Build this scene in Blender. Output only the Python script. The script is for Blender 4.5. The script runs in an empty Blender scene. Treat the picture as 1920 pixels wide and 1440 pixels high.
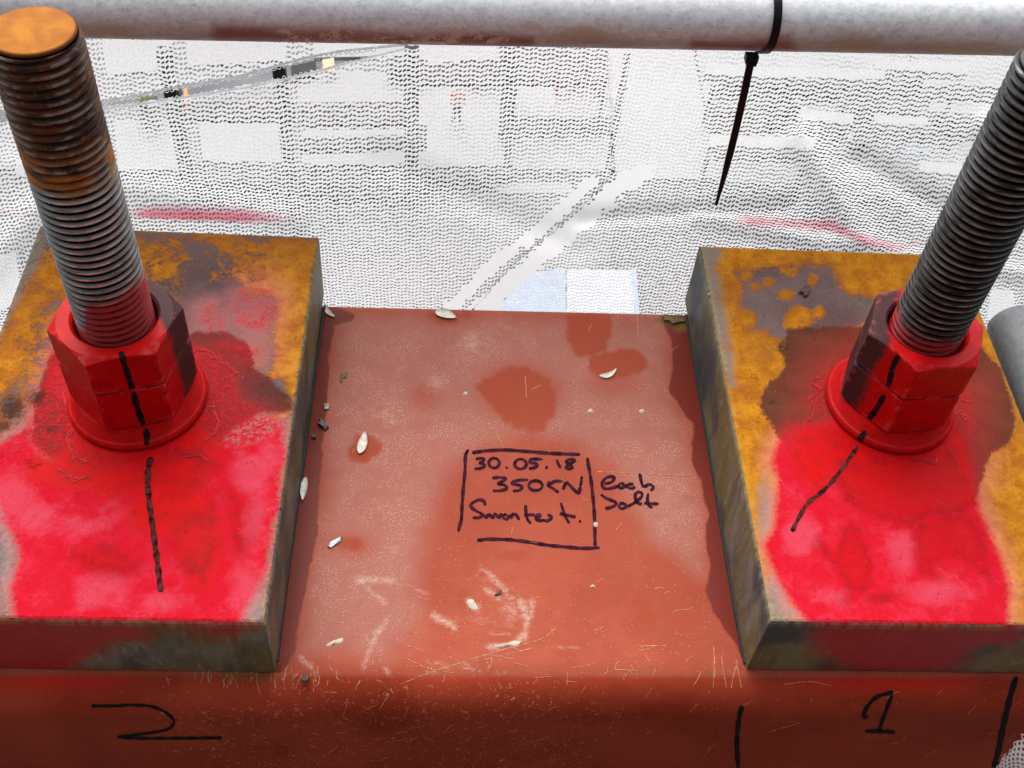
import bpy, math, random
import numpy as np
from mathutils import Vector, Matrix
from mathutils.bvhtree import BVHTree

random.seed(7); rng = np.random.default_rng(7)
C = bpy.context.scene.collection
scene = bpy.context.scene

# ------------------------------------------------------------------ camera, sky, sun, exposure
F = 2105.1                                                # focal length in pixels of the 1920 wide photograph
CAM = np.array([-0.056, 0.2449, 0.7967])
RM = np.array([[0.99716065, -0.03271617, 0.06782545],     # right, up, forward
               [-0.01871454, 0.76476986, 0.6440317],
               [0.07294111, 0.64347239, -0.76198614]])
cd = bpy.data.cameras.new('camera'); cam = bpy.data.objects.new('camera', cd); C.objects.link(cam)
cd.sensor_width = 36; cd.lens = F / 1920 * 36; cd.clip_start = 0.02; cd.clip_end = 2000
cam.matrix_world = Matrix(((RM[0][0], RM[1][0], -RM[2][0], CAM[0]), (RM[0][1], RM[1][1], -RM[2][1], CAM[1]),
                           (RM[0][2], RM[1][2], -RM[2][2], CAM[2]), (0, 0, 0, 1)))
cd.dof.use_dof = True; cd.dof.focus_distance = 0.97; cd.dof.aperture_fstop = 45
scene.camera = cam
world = bpy.data.worlds.new('World'); scene.world = world; world.use_nodes = True
wn = world.node_tree; sky = wn.nodes.new('ShaderNodeTexSky'); sky.sky_type = 'NISHITA'; sky.sun_disc = False
SUN_EL, SUN_AZ = math.radians(55), math.radians(-14)      # azimuth from +Y towards +X
sky.sun_elevation = SUN_EL; sky.sun_rotation = SUN_AZ
sky.air_density = 1.0; sky.dust_density = 5.0; sky.ozone_density = 1.0
bg = wn.nodes['Background']; hs = wn.nodes.new('ShaderNodeHueSaturation'); hs.inputs['Saturation'].default_value = 0.34    # overcast: nearly colourless sky
wn.links.new(sky.outputs[0], hs.inputs['Color']); wn.links.new(hs.outputs[0], bg.inputs[0]); bg.inputs[1].default_value = 0.125
sl = bpy.data.lights.new('sun', 'SUN'); so = bpy.data.objects.new('sun', sl); C.objects.link(so)
sl.energy = 1.9; sl.angle = math.radians(80); sl.color = (1, 0.99, 0.98)
sd = Vector((math.sin(SUN_AZ) * math.cos(SUN_EL), math.cos(SUN_AZ) * math.cos(SUN_EL), math.sin(SUN_EL)))
so.rotation_euler = sd.to_track_quat('Z', 'Y').to_euler()
vs = scene.view_settings; vs.view_transform = 'Standard'; vs.look = 'None'; vs.gamma = 1; vs.use_curve_mapping = False
vs.exposure = 0.82

# ------------------------------------------------------------------ pixel helpers (1920 x 1440 photograph)
def rays(P):
    P = np.atleast_2d(np.asarray(P, float))
    d = np.stack([(P[:, 0] - 960) / F, -(P[:, 1] - 720) / F, np.ones(len(P))], 1)
    return d @ RM
def on_z(P, z):
    d = rays(P); return CAM + d * ((z - CAM[2]) / d[:, 2])[:, None]
def on_y(P, y):
    d = rays(P); return CAM + d * ((y - CAM[1]) / d[:, 1])[:, None]
def to_px(X):
    e = (np.asarray(X, float) - CAM) @ RM.T
    return np.stack([960 + F * e[:, 0] / e[:, 2], 720 - F * e[:, 1] / e[:, 2]], 1)
def seg_dist(P, poly, closed):
    poly = np.asarray(poly, float); out = np.full(len(P), 1e9); n = len(poly)
    for i in range(n if closed else n - 1):
        a, b = poly[i], poly[(i + 1) % n]; ab = b - a
        t = np.clip(((P - a) @ ab) / max(ab @ ab, 1e-12), 0, 1)
        out = np.minimum(out, np.hypot(*(P - a - t[:, None] * ab).T))
    return out
def inside(P, poly):
    poly = np.asarray(poly, float); c = np.zeros(len(P), bool); n = len(poly)
    for i in range(n):
        (x1, y1), (x2, y2) = poly[i], poly[(i + 1) % n]
        if y1 == y2: continue
        c ^= ((y1 > P[:, 1]) != (y2 > P[:, 1])) & (P[:, 0] < (x2 - x1) * (P[:, 1] - y1) / (y2 - y1) + x1)
    return c
def sdf(P, *polys):                                       # outline distance, positive inside, in units of 20 photo pixels
    o = np.full(len(P), -1e9)
    for p in polys: o = np.maximum(o, seg_dist(P, p, True) * np.where(inside(P, p), 1, -1))
    return np.clip(o / 20, -6, 6)
def smooth(p):
    q = resample(list(p) + list(p[:1]), 4)[:-1]; return q + np.stack([2.2 * np.sin(np.arange(len(q)) * .7 + 1), 2.2 * np.sin(np.arange(len(q)) * .93)], 1)
def line_sdf(P, *lines):                                  # each line: (points, half width)
    o = np.full(len(P), -1e9)
    for p, w in lines: o = np.maximum(o, w - seg_dist(P, p, False))
    return np.clip(o / 20, -6, 6)
def spots(P, lst):
    o = np.full(len(P), -1e9)
    for x, y, rx, ry in lst: o = np.maximum(o, (1 - np.hypot((P[:, 0] - x) / rx, (P[:, 1] - y) / ry)) * min(rx, ry))
    return np.clip(o / 20, -6, 6)

# ------------------------------------------------------------------ object helpers
def mesh(name, V, Fs, mats=(), mi=None, smooth=False, attrs=None):
    m = bpy.data.meshes.new(name); m.from_pydata([tuple(v) for v in V], [], [tuple(f) for f in Fs])
    for q in (mats if isinstance(mats, (list, tuple)) else [mats]): m.materials.append(q)
    if mi is not None: m.polygons.foreach_set('material_index', np.asarray(mi, np.int32))
    if smooth is not False:
        m.polygons.foreach_set('use_smooth', np.ones(len(Fs), bool) if smooth is True else np.asarray(smooth, bool))
    for k, v in (attrs or {}).items():
        a = m.attributes.new(k, 'FLOAT', 'POINT'); a.data.foreach_set('value', np.asarray(v, np.float32))
    m.update(); return m
def obj(name, V, Fs, mats, parent=None, org=(0, 0, 0), **k):
    """One mesh object; V is in world metres. A child keeps its parent's origin."""
    if parent is not None: org = parent['_o']
    o = bpy.data.objects.new(name, mesh(name, np.asarray(V, float) - np.asarray(org, float), Fs, mats, **k)); C.objects.link(o)
    if parent is not None: o.parent = parent
    else: o.location = org
    o['_o'] = [float(a) for a in org]
    return o
def empty(name, org):
    o = bpy.data.objects.new(name, None); C.objects.link(o); o.location = org; o.empty_display_size = .05
    o['_o'] = [float(a) for a in org]; return o
def tag(o, label=None, cat=None, group=None, kind=None):
    for k, v in (('label', label), ('category', cat), ('group', group), ('kind', kind)):
        if v: o[k] = v
    return o
def box(c, s, rot=0.0):
    c = np.asarray(c, float); hx, hy, hz = np.asarray(s, float) / 2
    V = np.array([(x, y, z) for z in (-hz, hz) for x, y in ((-hx, -hy), (hx, -hy), (hx, hy), (-hx, hy))])
    a = math.cos(rot), math.sin(rot)
    V = np.stack([V[:, 0] * a[0] - V[:, 1] * a[1], V[:, 0] * a[1] + V[:, 1] * a[0], V[:, 2]], 1) + c
    return V, [(3, 2, 1, 0), (4, 5, 6, 7), (0, 1, 5, 4), (1, 2, 6, 5), (2, 3, 7, 6), (3, 0, 4, 7)]
def prism(P, z0, z1):
    """A closed block over the outline P (x, y), from z0 up to z1."""
    P = np.asarray(P, float)[:, :2]; n = len(P)
    if np.sum(P[:, 0] * np.roll(P[:, 1], -1) - np.roll(P[:, 0], -1) * P[:, 1]) < 0: P = P[::-1]
    V = np.concatenate([np.c_[P, np.full(n, z0)], np.c_[P, np.full(n, z1)]])
    return V, [tuple(range(n))[::-1], tuple(range(n, 2 * n))] + [(i, (i + 1) % n, n + (i + 1) % n, n + i) for i in range(n)]
def join(*parts):
    V, Fs, k = [], [], 0
    for v, f in parts:
        V.append(np.asarray(v, float)); Fs += [tuple(i + k for i in q) for q in f]; k += len(v)
    return np.concatenate(V), Fs
def rings(R, closed_ring=True, cap0=False, cap1=False):
    n = len(R[0]); V = np.concatenate(R); Fs = []
    for i in range(len(R) - 1):
        for j in range(n if closed_ring else n - 1):
            k = (j + 1) % n; Fs.append((i * n + j, i * n + k, (i + 1) * n + k, (i + 1) * n + j))
    if cap0: Fs.append(tuple(range(n))[::-1])
    if cap1: Fs.append(tuple(range((len(R) - 1) * n, len(R) * n)))
    return V, Fs
def tube(pts, r, n=12, cap=True):
    pts = np.asarray(pts, float); R = []
    for i, p in enumerate(pts):
        t = pts[min(i + 1, len(pts) - 1)] - pts[max(i - 1, 0)]; t /= np.linalg.norm(t)
        a = np.cross(t, (0, 0, 1) if abs(t[2]) < .9 else (1, 0, 0)); a /= np.linalg.norm(a); b = np.cross(t, a)
        th = np.arange(n) * 2 * math.pi / n; rr = r[i] if hasattr(r, '__len__') else r
        R.append(p + rr * (np.cos(th)[:, None] * a + np.sin(th)[:, None] * b))
    return rings(R, True, cap, cap)
def resample(P, step):
    P = np.asarray(P, float)
    if len(P) > 2:                                        # Catmull-Rom through the traced points
        Q = np.vstack([2 * P[0] - P[1], P, 2 * P[-1] - P[-2]]); out = []
        for i in range(1, len(Q) - 2):
            t = np.linspace(0, 1, 12, endpoint=False)[:, None]; a, b, c, d = Q[i - 1:i + 3]
            out.append(.5 * (2 * b + (c - a) * t + (2 * a - 5 * b + 4 * c - d) * t ** 2 + (3 * b - a - 3 * c + d) * t ** 3))
        P = np.vstack(out + [P[-1:]])
    L = np.r_[0, np.cumsum(np.hypot(*np.diff(P, axis=0).T))]; n = max(2, int(L[-1] / step) + 1)
    s = np.linspace(0, L[-1], n); return np.stack([np.interp(s, L, P[:, k]) for k in range(P.shape[1])], 1)
def bvh_of(o):
    w = [v.co + o.location for v in o.data.vertices]
    return BVHTree.FromPolygons(w, [tuple(p.vertices) for p in o.data.polygons])
def marker(name, strokes, target, mat, width, parent=None, label=None, lift=.00025, tree=None):
    """Ink strokes: thin ribbons laid on the surface of target along the traced lines."""
    tree = tree or bvh_of(target); V, Fs = [], []
    def hit(p):
        d = Vector(rays([p])[0]).normalized(); h = tree.ray_cast(Vector(CAM), d)
        return None if h[0] is None else np.array(h[0] + h[1] * (lift if h[1].dot(d) < 0 else -lift))
    for st in strokes:
        w0 = width
        if isinstance(st, tuple): st, w0 = st
        p = resample(st, 1.6); n = len(p)
        t = np.gradient(p, axis=0); t /= np.maximum(np.hypot(*t.T), 1e-9)[:, None]; nrm = np.stack([-t[:, 1], t[:, 0]], 1)
        s = np.arange(n) * 1.6
        w = w0 / 2 * (1 + .13 * np.sin(s * .21 + rng.random() * 6) + .07 * rng.standard_normal(n))
        e = np.minimum(s, s[-1] - s) + .3; r = w0 / 2; w = w * np.where(e < r, np.sqrt(np.clip(1 - (1 - e / r) ** 2, 0, 1)), 1)
        prev = None
        for i in range(n):
            L = [hit(p[i] + nrm[i] * w[i] * k) for k in (-1, 0, 1)]
            if any(a is None for a in L): prev = None; continue
            k = len(V); V += L
            if prev is not None and np.linalg.norm(V[prev + 1] - L[1]) < .008:
                Fs += [(prev, prev + 1, k + 1, k), (prev + 1, prev + 2, k + 2, k + 1)]
            prev = k
    o = obj(name, V, Fs, mat, parent or target, smooth=True)
    if label: o['label'] = label
    return o

# ------------------------------------------------------------------ material helper
class Mat:
    def __init__(s, name):
        s.m = bpy.data.materials.new(name); s.m.use_nodes = True; s.t = s.m.node_tree
        s.b = s.t.nodes['Principled BSDF']; s.out = s.t.nodes['Material Output']; s._pos = None
    def node(s, ty, **k):
        n = s.t.nodes.new(ty)
        for a, v in k.items(): setattr(n, a, v)
        return n
    def put(s, sock, v):
        if hasattr(v, 'is_output'): s.t.links.new(v, sock)
        elif v is not None:
            if hasattr(sock.default_value, '__len__') and not hasattr(v, '__len__'): v = (v,) * len(sock.default_value)
            if hasattr(v, '__len__') and len(v) == 3 and len(sock.default_value) == 4: v = (*v, 1)
            sock.default_value = v
    def pos(s):
        if s._pos is None: s._pos = s.node('ShaderNodeNewGeometry').outputs['Position']
        return s._pos
    def warp(s, scale, amp):
        n = s.node('ShaderNodeTexNoise'); s.put(n.inputs['Vector'], s.pos()); s.put(n.inputs['Scale'], scale)
        a = s.node('ShaderNodeVectorMath', operation='MULTIPLY_ADD'); s.put(a.inputs[0], n.outputs[1]); s.put(a.inputs[1], (amp,) * 3); s.put(a.inputs[2], s.pos()); return a.outputs[0]
    def xyz(s):
        n = s.node('ShaderNodeSeparateXYZ'); s.put(n.inputs[0], s.pos()); return n.outputs
    def map(s, scale=(1, 1, 1), rot=(0, 0, 0), loc=(0, 0, 0)):
        n = s.node('ShaderNodeMapping'); s.put(n.inputs[0], s.pos()); s.put(n.inputs[1], loc); s.put(n.inputs[2], rot); s.put(n.inputs[3], scale)
        return n.outputs[0]
    def m_(s, op, a, b=None, c=None, clamp=False):
        n = s.node('ShaderNodeMath', operation=op, use_clamp=clamp)
        for i, v in enumerate((a, b, c)):
            if v is not None: s.put(n.inputs[i], v)
        return n.outputs[0]
    def noise(s, scale, detail=4, rough=.55, dist=0, vec=None):
        n = s.node('ShaderNodeTexNoise'); s.put(n.inputs['Vector'], vec or s.pos())
        for k, v in (('Scale', scale), ('Detail', detail), ('Roughness', rough), ('Distortion', dist)): s.put(n.inputs[k], v)
        return n.outputs[0]
    def vor(s, scale, feature='F1', vec=None, rand=1):
        n = s.node('ShaderNodeTexVoronoi', feature=feature); s.put(n.inputs['Vector'], vec or s.pos()); s.put(n.inputs['Scale'], scale)
        s.put(n.inputs['Randomness'], rand); return n.outputs['Distance']
    def mr(s, v, a, b, c=0., d=1., smooth=True):
        n = s.node('ShaderNodeMapRange', interpolation_type='SMOOTHSTEP' if smooth else 'LINEAR')
        for k, x in zip(('From Min', 'From Max', 'To Min', 'To Max'), (a, b, c, d)): s.put(n.inputs[k], x)
        s.put(n.inputs['Value'], v); return n.outputs[0]
    def mix(s, f, a, b, blend='MIX'):
        n = s.node('ShaderNodeMix', data_type='RGBA', blend_type=blend); s.put(n.inputs[0], f); s.put(n.inputs[6], a); s.put(n.inputs[7], b); return n.outputs[2]
    def attr(s, name): return s.node('ShaderNodeAttribute', attribute_name=name).outputs['Fac']
    def mask(s, name, nz, amp, width=.12, off=0.):
        v = s.m_('MULTIPLY_ADD', s.m_('SUBTRACT', nz, .5), amp, s.attr(name))
        return s.mr(v, -width + off, width + off)
    def mul(s, *a):
        r = a[0]
        for b in a[1:]: r = s.m_('MULTIPLY', r, b)
        return r
    def inv(s, a): return s.m_('SUBTRACT', 1, a)
    def add(s, a, b): return s.m_('ADD', a, b)
    def bump(s, h, strength=.3, dist=.001):
        n = s.node('ShaderNodeBump'); s.put(n.inputs['Strength'], strength); s.put(n.inputs['Distance'], dist); s.put(n.inputs['Height'], h)
        s.t.links.new(n.outputs[0], s.b.inputs['Normal'])
    def set(s, col=None, rough=None, metal=None, spec=None, coat=None):
        for k, v in (('Base Color', col), ('Roughness', rough), ('Metallic', metal), ('Specular IOR Level', spec), ('Coat Weight', coat)):
            if v is not None: s.put(s.b.inputs[k], v)
        return s
def simple(name, col, rough=.6, metal=0., var=.25, scale=60, spec=None, bump=0):
    w = Mat(name); n = w.noise(scale, 4)
    w.set(w.mix(w.mr(n, .3, .7), tuple(c * (1 - var) for c in col), tuple(min(1, c * (1 + var)) for c in col)), rough, metal, spec)
    if bump: w.bump(n, bump)
    return w.m

#MATERIALS
# plates: rust over mauve mill scale, chalky and wet red spray paint
def plate_mat(name, fine):
    w = Mat(name)
    nb, nm, nf = w.noise(14, 5, .6, .2), w.noise(62, 7, .66, .35 if fine else .5), w.noise(260, 5, .65, .4)
    nff = w.noise(900, 3, .6)
    mauve = w.mix(w.mr(nb, .3, .7), (.088, .054, .052), (.145, .098, .090))
    mauve = w.mix(w.mul(w.mr(nf, .5, .75), .6), mauve, (.06, .038, .034))
    orange = w.mix(w.mr(nm, .3, .7), (.30, .095, .006), (.47, .195, .010))
    orange = w.mix(w.mul(w.mr(nf, .50, .66), .6), orange, (.19, .06, .010)); orange = w.mix(w.mul(w.mr(nb, .46, .62), .5), orange, (.22, .075, .014))
    orange = w.mix(w.mul(w.mr(nff, .62, .72), .7), orange, (.12, .05, .02))
    nr = w.add(w.mul(nm, .55), w.mul(nf, .45)) if fine else w.add(w.mul(nm, .6), w.mul(nf, .4))
    rust = w.mask('rust', nr, 9.0 if fine else 5.4, .5)
    col = w.mix(rust, mauve, orange)
    rim = w.mul(rust, w.inv(w.mask('rust', nr, 9.0 if fine else 5.4, .5, .75)))  # darker outline where the rust creeps
    col = w.mix(w.mul(rim, .55), col, (.30, .085, .008))
    grey = w.mul(w.mask('bare', w.add(w.mul(nm, .6), w.mul(nf, .4)), 3.2, .55), .85)
    col = w.mix(grey, col, w.mix(nf, (.09, .088, .078), (.22, .21, .19)))
    yel = w.mul(w.mask('edge', nm, 1.0, .35), w.mr(nf, .4, .62))
    col = w.mix(w.mul(yel, .4), col, (.36, .27, .07))
    wet = w.mask('wet', w.add(w.mul(nm, .6), w.mul(nf, .4)), 2.2, .22)
    wetcol = w.mix(.92, col, w.mix(nm, (.052, .010, .009), (.105, .028, .018)))
    col = w.mix(wet, col, wetcol)
    # spray: density grows inwards, a thin chalky mist outside, saturated and glossy in the middle
    ns = w.add(w.mul(nb, .5), w.mul(nm, .5))
    s = w.m_('MULTIPLY_ADD', w.m_('SUBTRACT', ns, .5), 2.6 if fine else .6, w.attr('spray'))
    fog = w.mul(w.mr(w.m_('MULTIPLY_ADD', w.m_('SUBTRACT', nff, .5), 1.6, s), -2.0, .5), w.mr(nf, .3, .7, .5, 1.))
    solid = w.mr(w.m_('MULTIPLY_ADD', w.m_('SUBTRACT', nf, .5), 1.8 if fine else 1.1, s), -.4, .6)
    deep = w.mask('deep', ns, 4.5, .8)
    col = w.mix(w.mul(fog, .62), col, w.mix(wet, (.62, .17, .16), (.38, .012, .016)))
    pink = w.mix(w.mr(nm, .40, .72), (.48, .006, .017), (.54, .022, .047))
    pink = w.mix(w.mul(w.mr(nf, .5, .66), .5), pink, (.40, .005, .012))
    red = w.mix(w.mr(nm, .35, .7), (.52, .0022, .0028), (.38, .004, .005))
    red = w.mix(w.mul(w.mr(nf, .55, .72), .5), red, (.30, .005, .006))
    paint = w.mix(deep, pink, red)
    paint = w.mix(w.mul(wet, w.inv(deep), .8), paint, (.36, .010, .013))
    blot = w.mask('blot', w.add(w.mul(nb, .5), w.mul(nm, .5)), 2.6, .55)
    paint = w.mix(w.mul(blot, .75), paint, w.mix(nf, (.52, .003, .005), (.32, .006, .008)))
    brim = w.mul(blot, w.inv(w.mask('blot', w.add(w.mul(nb, .5), w.mul(nm, .5)), 2.6, .55, .6)))
    paint = w.mix(w.mul(brim, w.mr(nm, .4, .6), .7), paint, (.24, .005, .008))
    pale = w.mul(w.mask('pale', w.add(w.mul(nm, .7), w.mul(nb, .3)), 3.5, .7, .35), w.inv(deep))
    paint = w.mix(w.mul(pale, .5), paint, w.mix(nf, (.54, .045, .085), (.50, .10, .14)))
    paint = w.mix(w.mul(w.mr(nff, .30, .72), .30), paint, w.mix(.5, paint, (.22, .003, .006)))
    paint = w.mix(w.mul(w.mr(w.noise(170, 6, .72, .8), .60, .70), w.mr(nb, .42, .6), .75 if fine else .35), paint, (.16, .004, .008))
    paint = w.mix(w.mul(w.mr(w.m_('ABSOLUTE', w.m_('SUBTRACT', w.noise(48, 4, .6, .6), .5)), .012, .0), w.mr(nm, .45, .6), .55), paint, (.22, .003, .006))
    solid = w.mul(solid, w.inv(w.mul(w.mask('crack', ns, 1.5, .5), w.mr(nf, .44, .56), .85)))
    col = w.mix(solid, col, paint)
    ck = w.mul(w.mask('crack', ns, 1.5, .5), w.inv(w.mr(w.vor(330, 'DISTANCE_TO_EDGE', w.warp(50, .012)), .0, .10)))
    col = w.mix(w.mul(ck, w.mr(nf, .42, .58), .6), col, (.10, .012, .012))
    dk = w.mask('dark', w.add(w.mul(nm, .6), w.mul(nf, .4)), 5.0, .5, .2); col = w.mix(w.mul(dk, .8), col, w.mix(nf, (.012, .007, .005), (.05, .022, .012)))
    spk = w.mr(w.vor(150), .10, .06)                              # stray droplets of red paint
    col = w.mix(w.mul(spk, w.mr(w.noise(40, 2), .5, .62), .9), col, (.85, .02, .03))
    wr = w.m_('MAXIMUM', w.mul(wet, .7), w.mul(solid, deep))
    w.set(col, w.mr(wr, 0, 1, .75, .48), 0, w.mr(wr, 0, 1, .04, .05))
    hgt = w.add(w.mul(nm, .5), w.add(w.mul(nf, .5), w.mul(rust, .5)))
    hgt = w.add(hgt, w.mul(blot, .8)); hgt = w.add(hgt, w.mul(solid, .4))
    hgt = w.add(hgt, w.mul(nff, .25)); w.bump(hgt, .8, .001)
    return w.m
def plate_side_mat(name):
    w = Mat(name); st = w.noise(40, 6, .65, .5, w.map((1, 1, .35), (0, .5, 0))); fi = w.noise(220, 4, .6, 0, w.map((1, 1, .25), (0, .6, 0)))
    nb = w.noise(16, 3)
    col = w.mix(w.mr(st, .3, .7), (.06, .062, .052), (.20, .195, .15))
    col = w.mix(w.mul(w.mr(nb, .38, .58), .75), col, w.mix(fi, (.10, .075, .018), (.20, .155, .05)))
    col = w.mix(w.mul(w.mr(fi, .58, .72), .7), col, (.26, .25, .21))
    col = w.mix(w.mul(w.mr(w.noise(9, 3, .5, 0, w.map((1, 1, 1), (0, 0, 0), (3, 1, 2))), .52, .62), .7), col, (.03, .045, .06))
    sp = w.mask('sidered', w.noise(50, 5, .6), 2.2, .7)
    col = w.mix(w.mul(sp, .85), col, w.mix(fi, (.30, .006, .010), (.52, .025, .04)))
    ed = w.mask('edge', st, 1.0, .3)
    col = w.mix(w.mul(ed, w.mr(fi, .35, .6), .35), col, (.30, .26, .12))
    w.set(col, .55, .1, .2); w.bump(w.add(st, w.mul(fi, .6)), .5, .0008); return w.m
M_pl, M_pr, M_side = plate_mat('rusty_plate_mottled', True), plate_mat('rusty_plate_smooth', False), plate_side_mat('plate_edge_mill_scale')

def thread_mat(name, rusty, ax, red_side):
    w = Mat(name); X, Y, Z = w.xyz()[:3]
    nz, nf = w.noise(38, 5, .6, .6), w.noise(300, 4, .6); nr = w.noise(45, 5, .6, .3, w.map((1, 1, 2.2)))
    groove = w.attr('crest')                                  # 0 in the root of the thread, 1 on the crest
    col = w.mix(w.mr(groove, .50, .97), (.004, .004, .004), (.20, .20, .197) if rusty else (.022, .022, .022))  # near-black root: shade of the groove put into the colour
    worn_glint = w.mul(w.mr(groove, .90, 1.), w.mr(w.noise(60, 4, .6, 0, w.map((1, 1, 2.5))), .3, .65))
    col = w.mix(worn_glint, col, (.66, .65, .63) if rusty else (.26, .26, .255))  # bright crests: wear together with glints put into the colour
    col = w.mix(w.mul(w.mr(nz, .5, .7), .4), col, (.02, .02, .02))
    met = w.mix(0, w.mr(nz, .3, .7, .85, .55), (0, 0, 0)); metal = w.mr(nz, .3, .7, .8, .5); rough = w.mr(nf, .3, .7, .24, .44)
    if rusty:
        zz = w.m_('MULTIPLY_ADD', w.m_('SUBTRACT', nr, .5), .035, Z)
        rz = w.mr(zz, .303, .322)                               # the rusty head of the bolt
        brown = w.mix(w.mr(nr, .38, .72), (.028, .013, .008), (.13, .034, .007))
        brown = w.mix(w.mul(w.mr(zz, .352, .325), w.mr(nr, .35, .6), .9), brown, (.34, .10, .008))
        brown = w.mix(w.mul(w.mr(zz, .322, .306), .8), brown, (.24, .17, .05))
        brown = w.mix(w.mul(w.mr(nf, .6, .72), .5), brown, (.42, .13, .015))
        brown = w.mix(w.mul(w.mr(groove, .85, 1.), w.mr(nz, .45, .6), .75), brown, (.30, .27, .23))
        col = w.mix(rz, col, w.mix(w.mul(w.mr(groove, .55, .2), .75), brown, (.012, .007, .005))); metal = w.mul(metal, w.mr(rz, 0, 1, 1, .25))  # grooves of the rusty part darkened too, shade in the colour
        rough = w.m_('MAXIMUM', rough, w.mul(rz, .5))
    h = w.m_('MULTIPLY_ADD', w.m_('SUBTRACT', nz, .5), .03, Z)
    side = w.mr(w.m_('ADD', w.mul(w.m_('SUBTRACT', X, ax[0]), red_side), w.mul(w.m_('SUBTRACT', Y, ax[1]), -.45)), -.012, .012)
    top = w.mr(side, 0, 1, *((.176, .216) if rusty else (.178, .184)))
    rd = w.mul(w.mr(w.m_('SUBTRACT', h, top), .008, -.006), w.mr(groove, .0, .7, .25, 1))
    col = w.mix(w.mul(rd, .93), col, w.mix(nf, (.22, .003, .004), (.40, .005, .007)))
    metal = w.mul(metal, w.inv(rd)); w.set(col, rough, metal, .25); w.bump(nf, .1, .0003); return w.m
M_cap2 = simple('bolt_end_dark', (.03, .03, .03), .5, .5, .3, 200)
def cap_mat():
    w = Mat('bolt_end_orange_rust'); n, f = w.noise(55, 5, .6, .5), w.noise(500, 3)
    c = w.mix(w.mr(n, .3, .7), (.40, .150, .008), (.29, .085, .008)); c = w.mix(w.mul(w.mr(f, .66, .74), .8), c, (.1, .04, .015))
    c = w.mix(w.mul(w.attr('rimdark'), .9), c, (.10, .025, .006))
    w.set(c, .6, 0, .08); w.bump(n, .3, .0006); return w.m
M_cap = cap_mat()

def nut_mat(name, ax, ang, lim):
    w = Mat(name); X, Y, Z = w.xyz()[:3]; n, f, b = w.noise(70, 5, .6, .6), w.noise(380, 4), w.noise(22, 3)
    red = w.mix(w.mr(n, .3, .7), (.36, .0025, .003), (.49, .004, .005)); red = w.mix(w.mul(w.mr(f, .55, .72), .45), red, (.26, .004, .005))
    red = w.mix(w.mul(w.mr(b, .45, .65), .4), red, (.30, .003, .005))
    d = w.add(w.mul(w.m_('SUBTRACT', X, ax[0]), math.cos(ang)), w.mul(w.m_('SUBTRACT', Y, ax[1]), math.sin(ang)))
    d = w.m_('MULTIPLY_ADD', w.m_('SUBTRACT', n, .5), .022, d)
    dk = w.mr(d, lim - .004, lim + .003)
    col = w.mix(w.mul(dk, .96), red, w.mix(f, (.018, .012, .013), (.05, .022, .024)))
    ed = w.mul(w.mr(w.attr('rim'), .55, .98), w.mr(w.noise(160, 4), .50, .6))
    col = w.mix(w.mul(ed, .22), col, w.mix(f, (.80, .22, .22), (.20, .02, .02)))
    low = w.mul(w.mr(w.noise(300, 5, .7), .55, .66), w.mr(w.noise(30, 3), .48, .62)); col = w.mix(w.mul(low, .35), col, (.25, .008, .01))
    w.set(col, w.mr(dk, 0, 1, .42, .5), 0, .10); w.bump(w.add(n, w.mul(f, .4)), .22, .0006); return w.m

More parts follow.
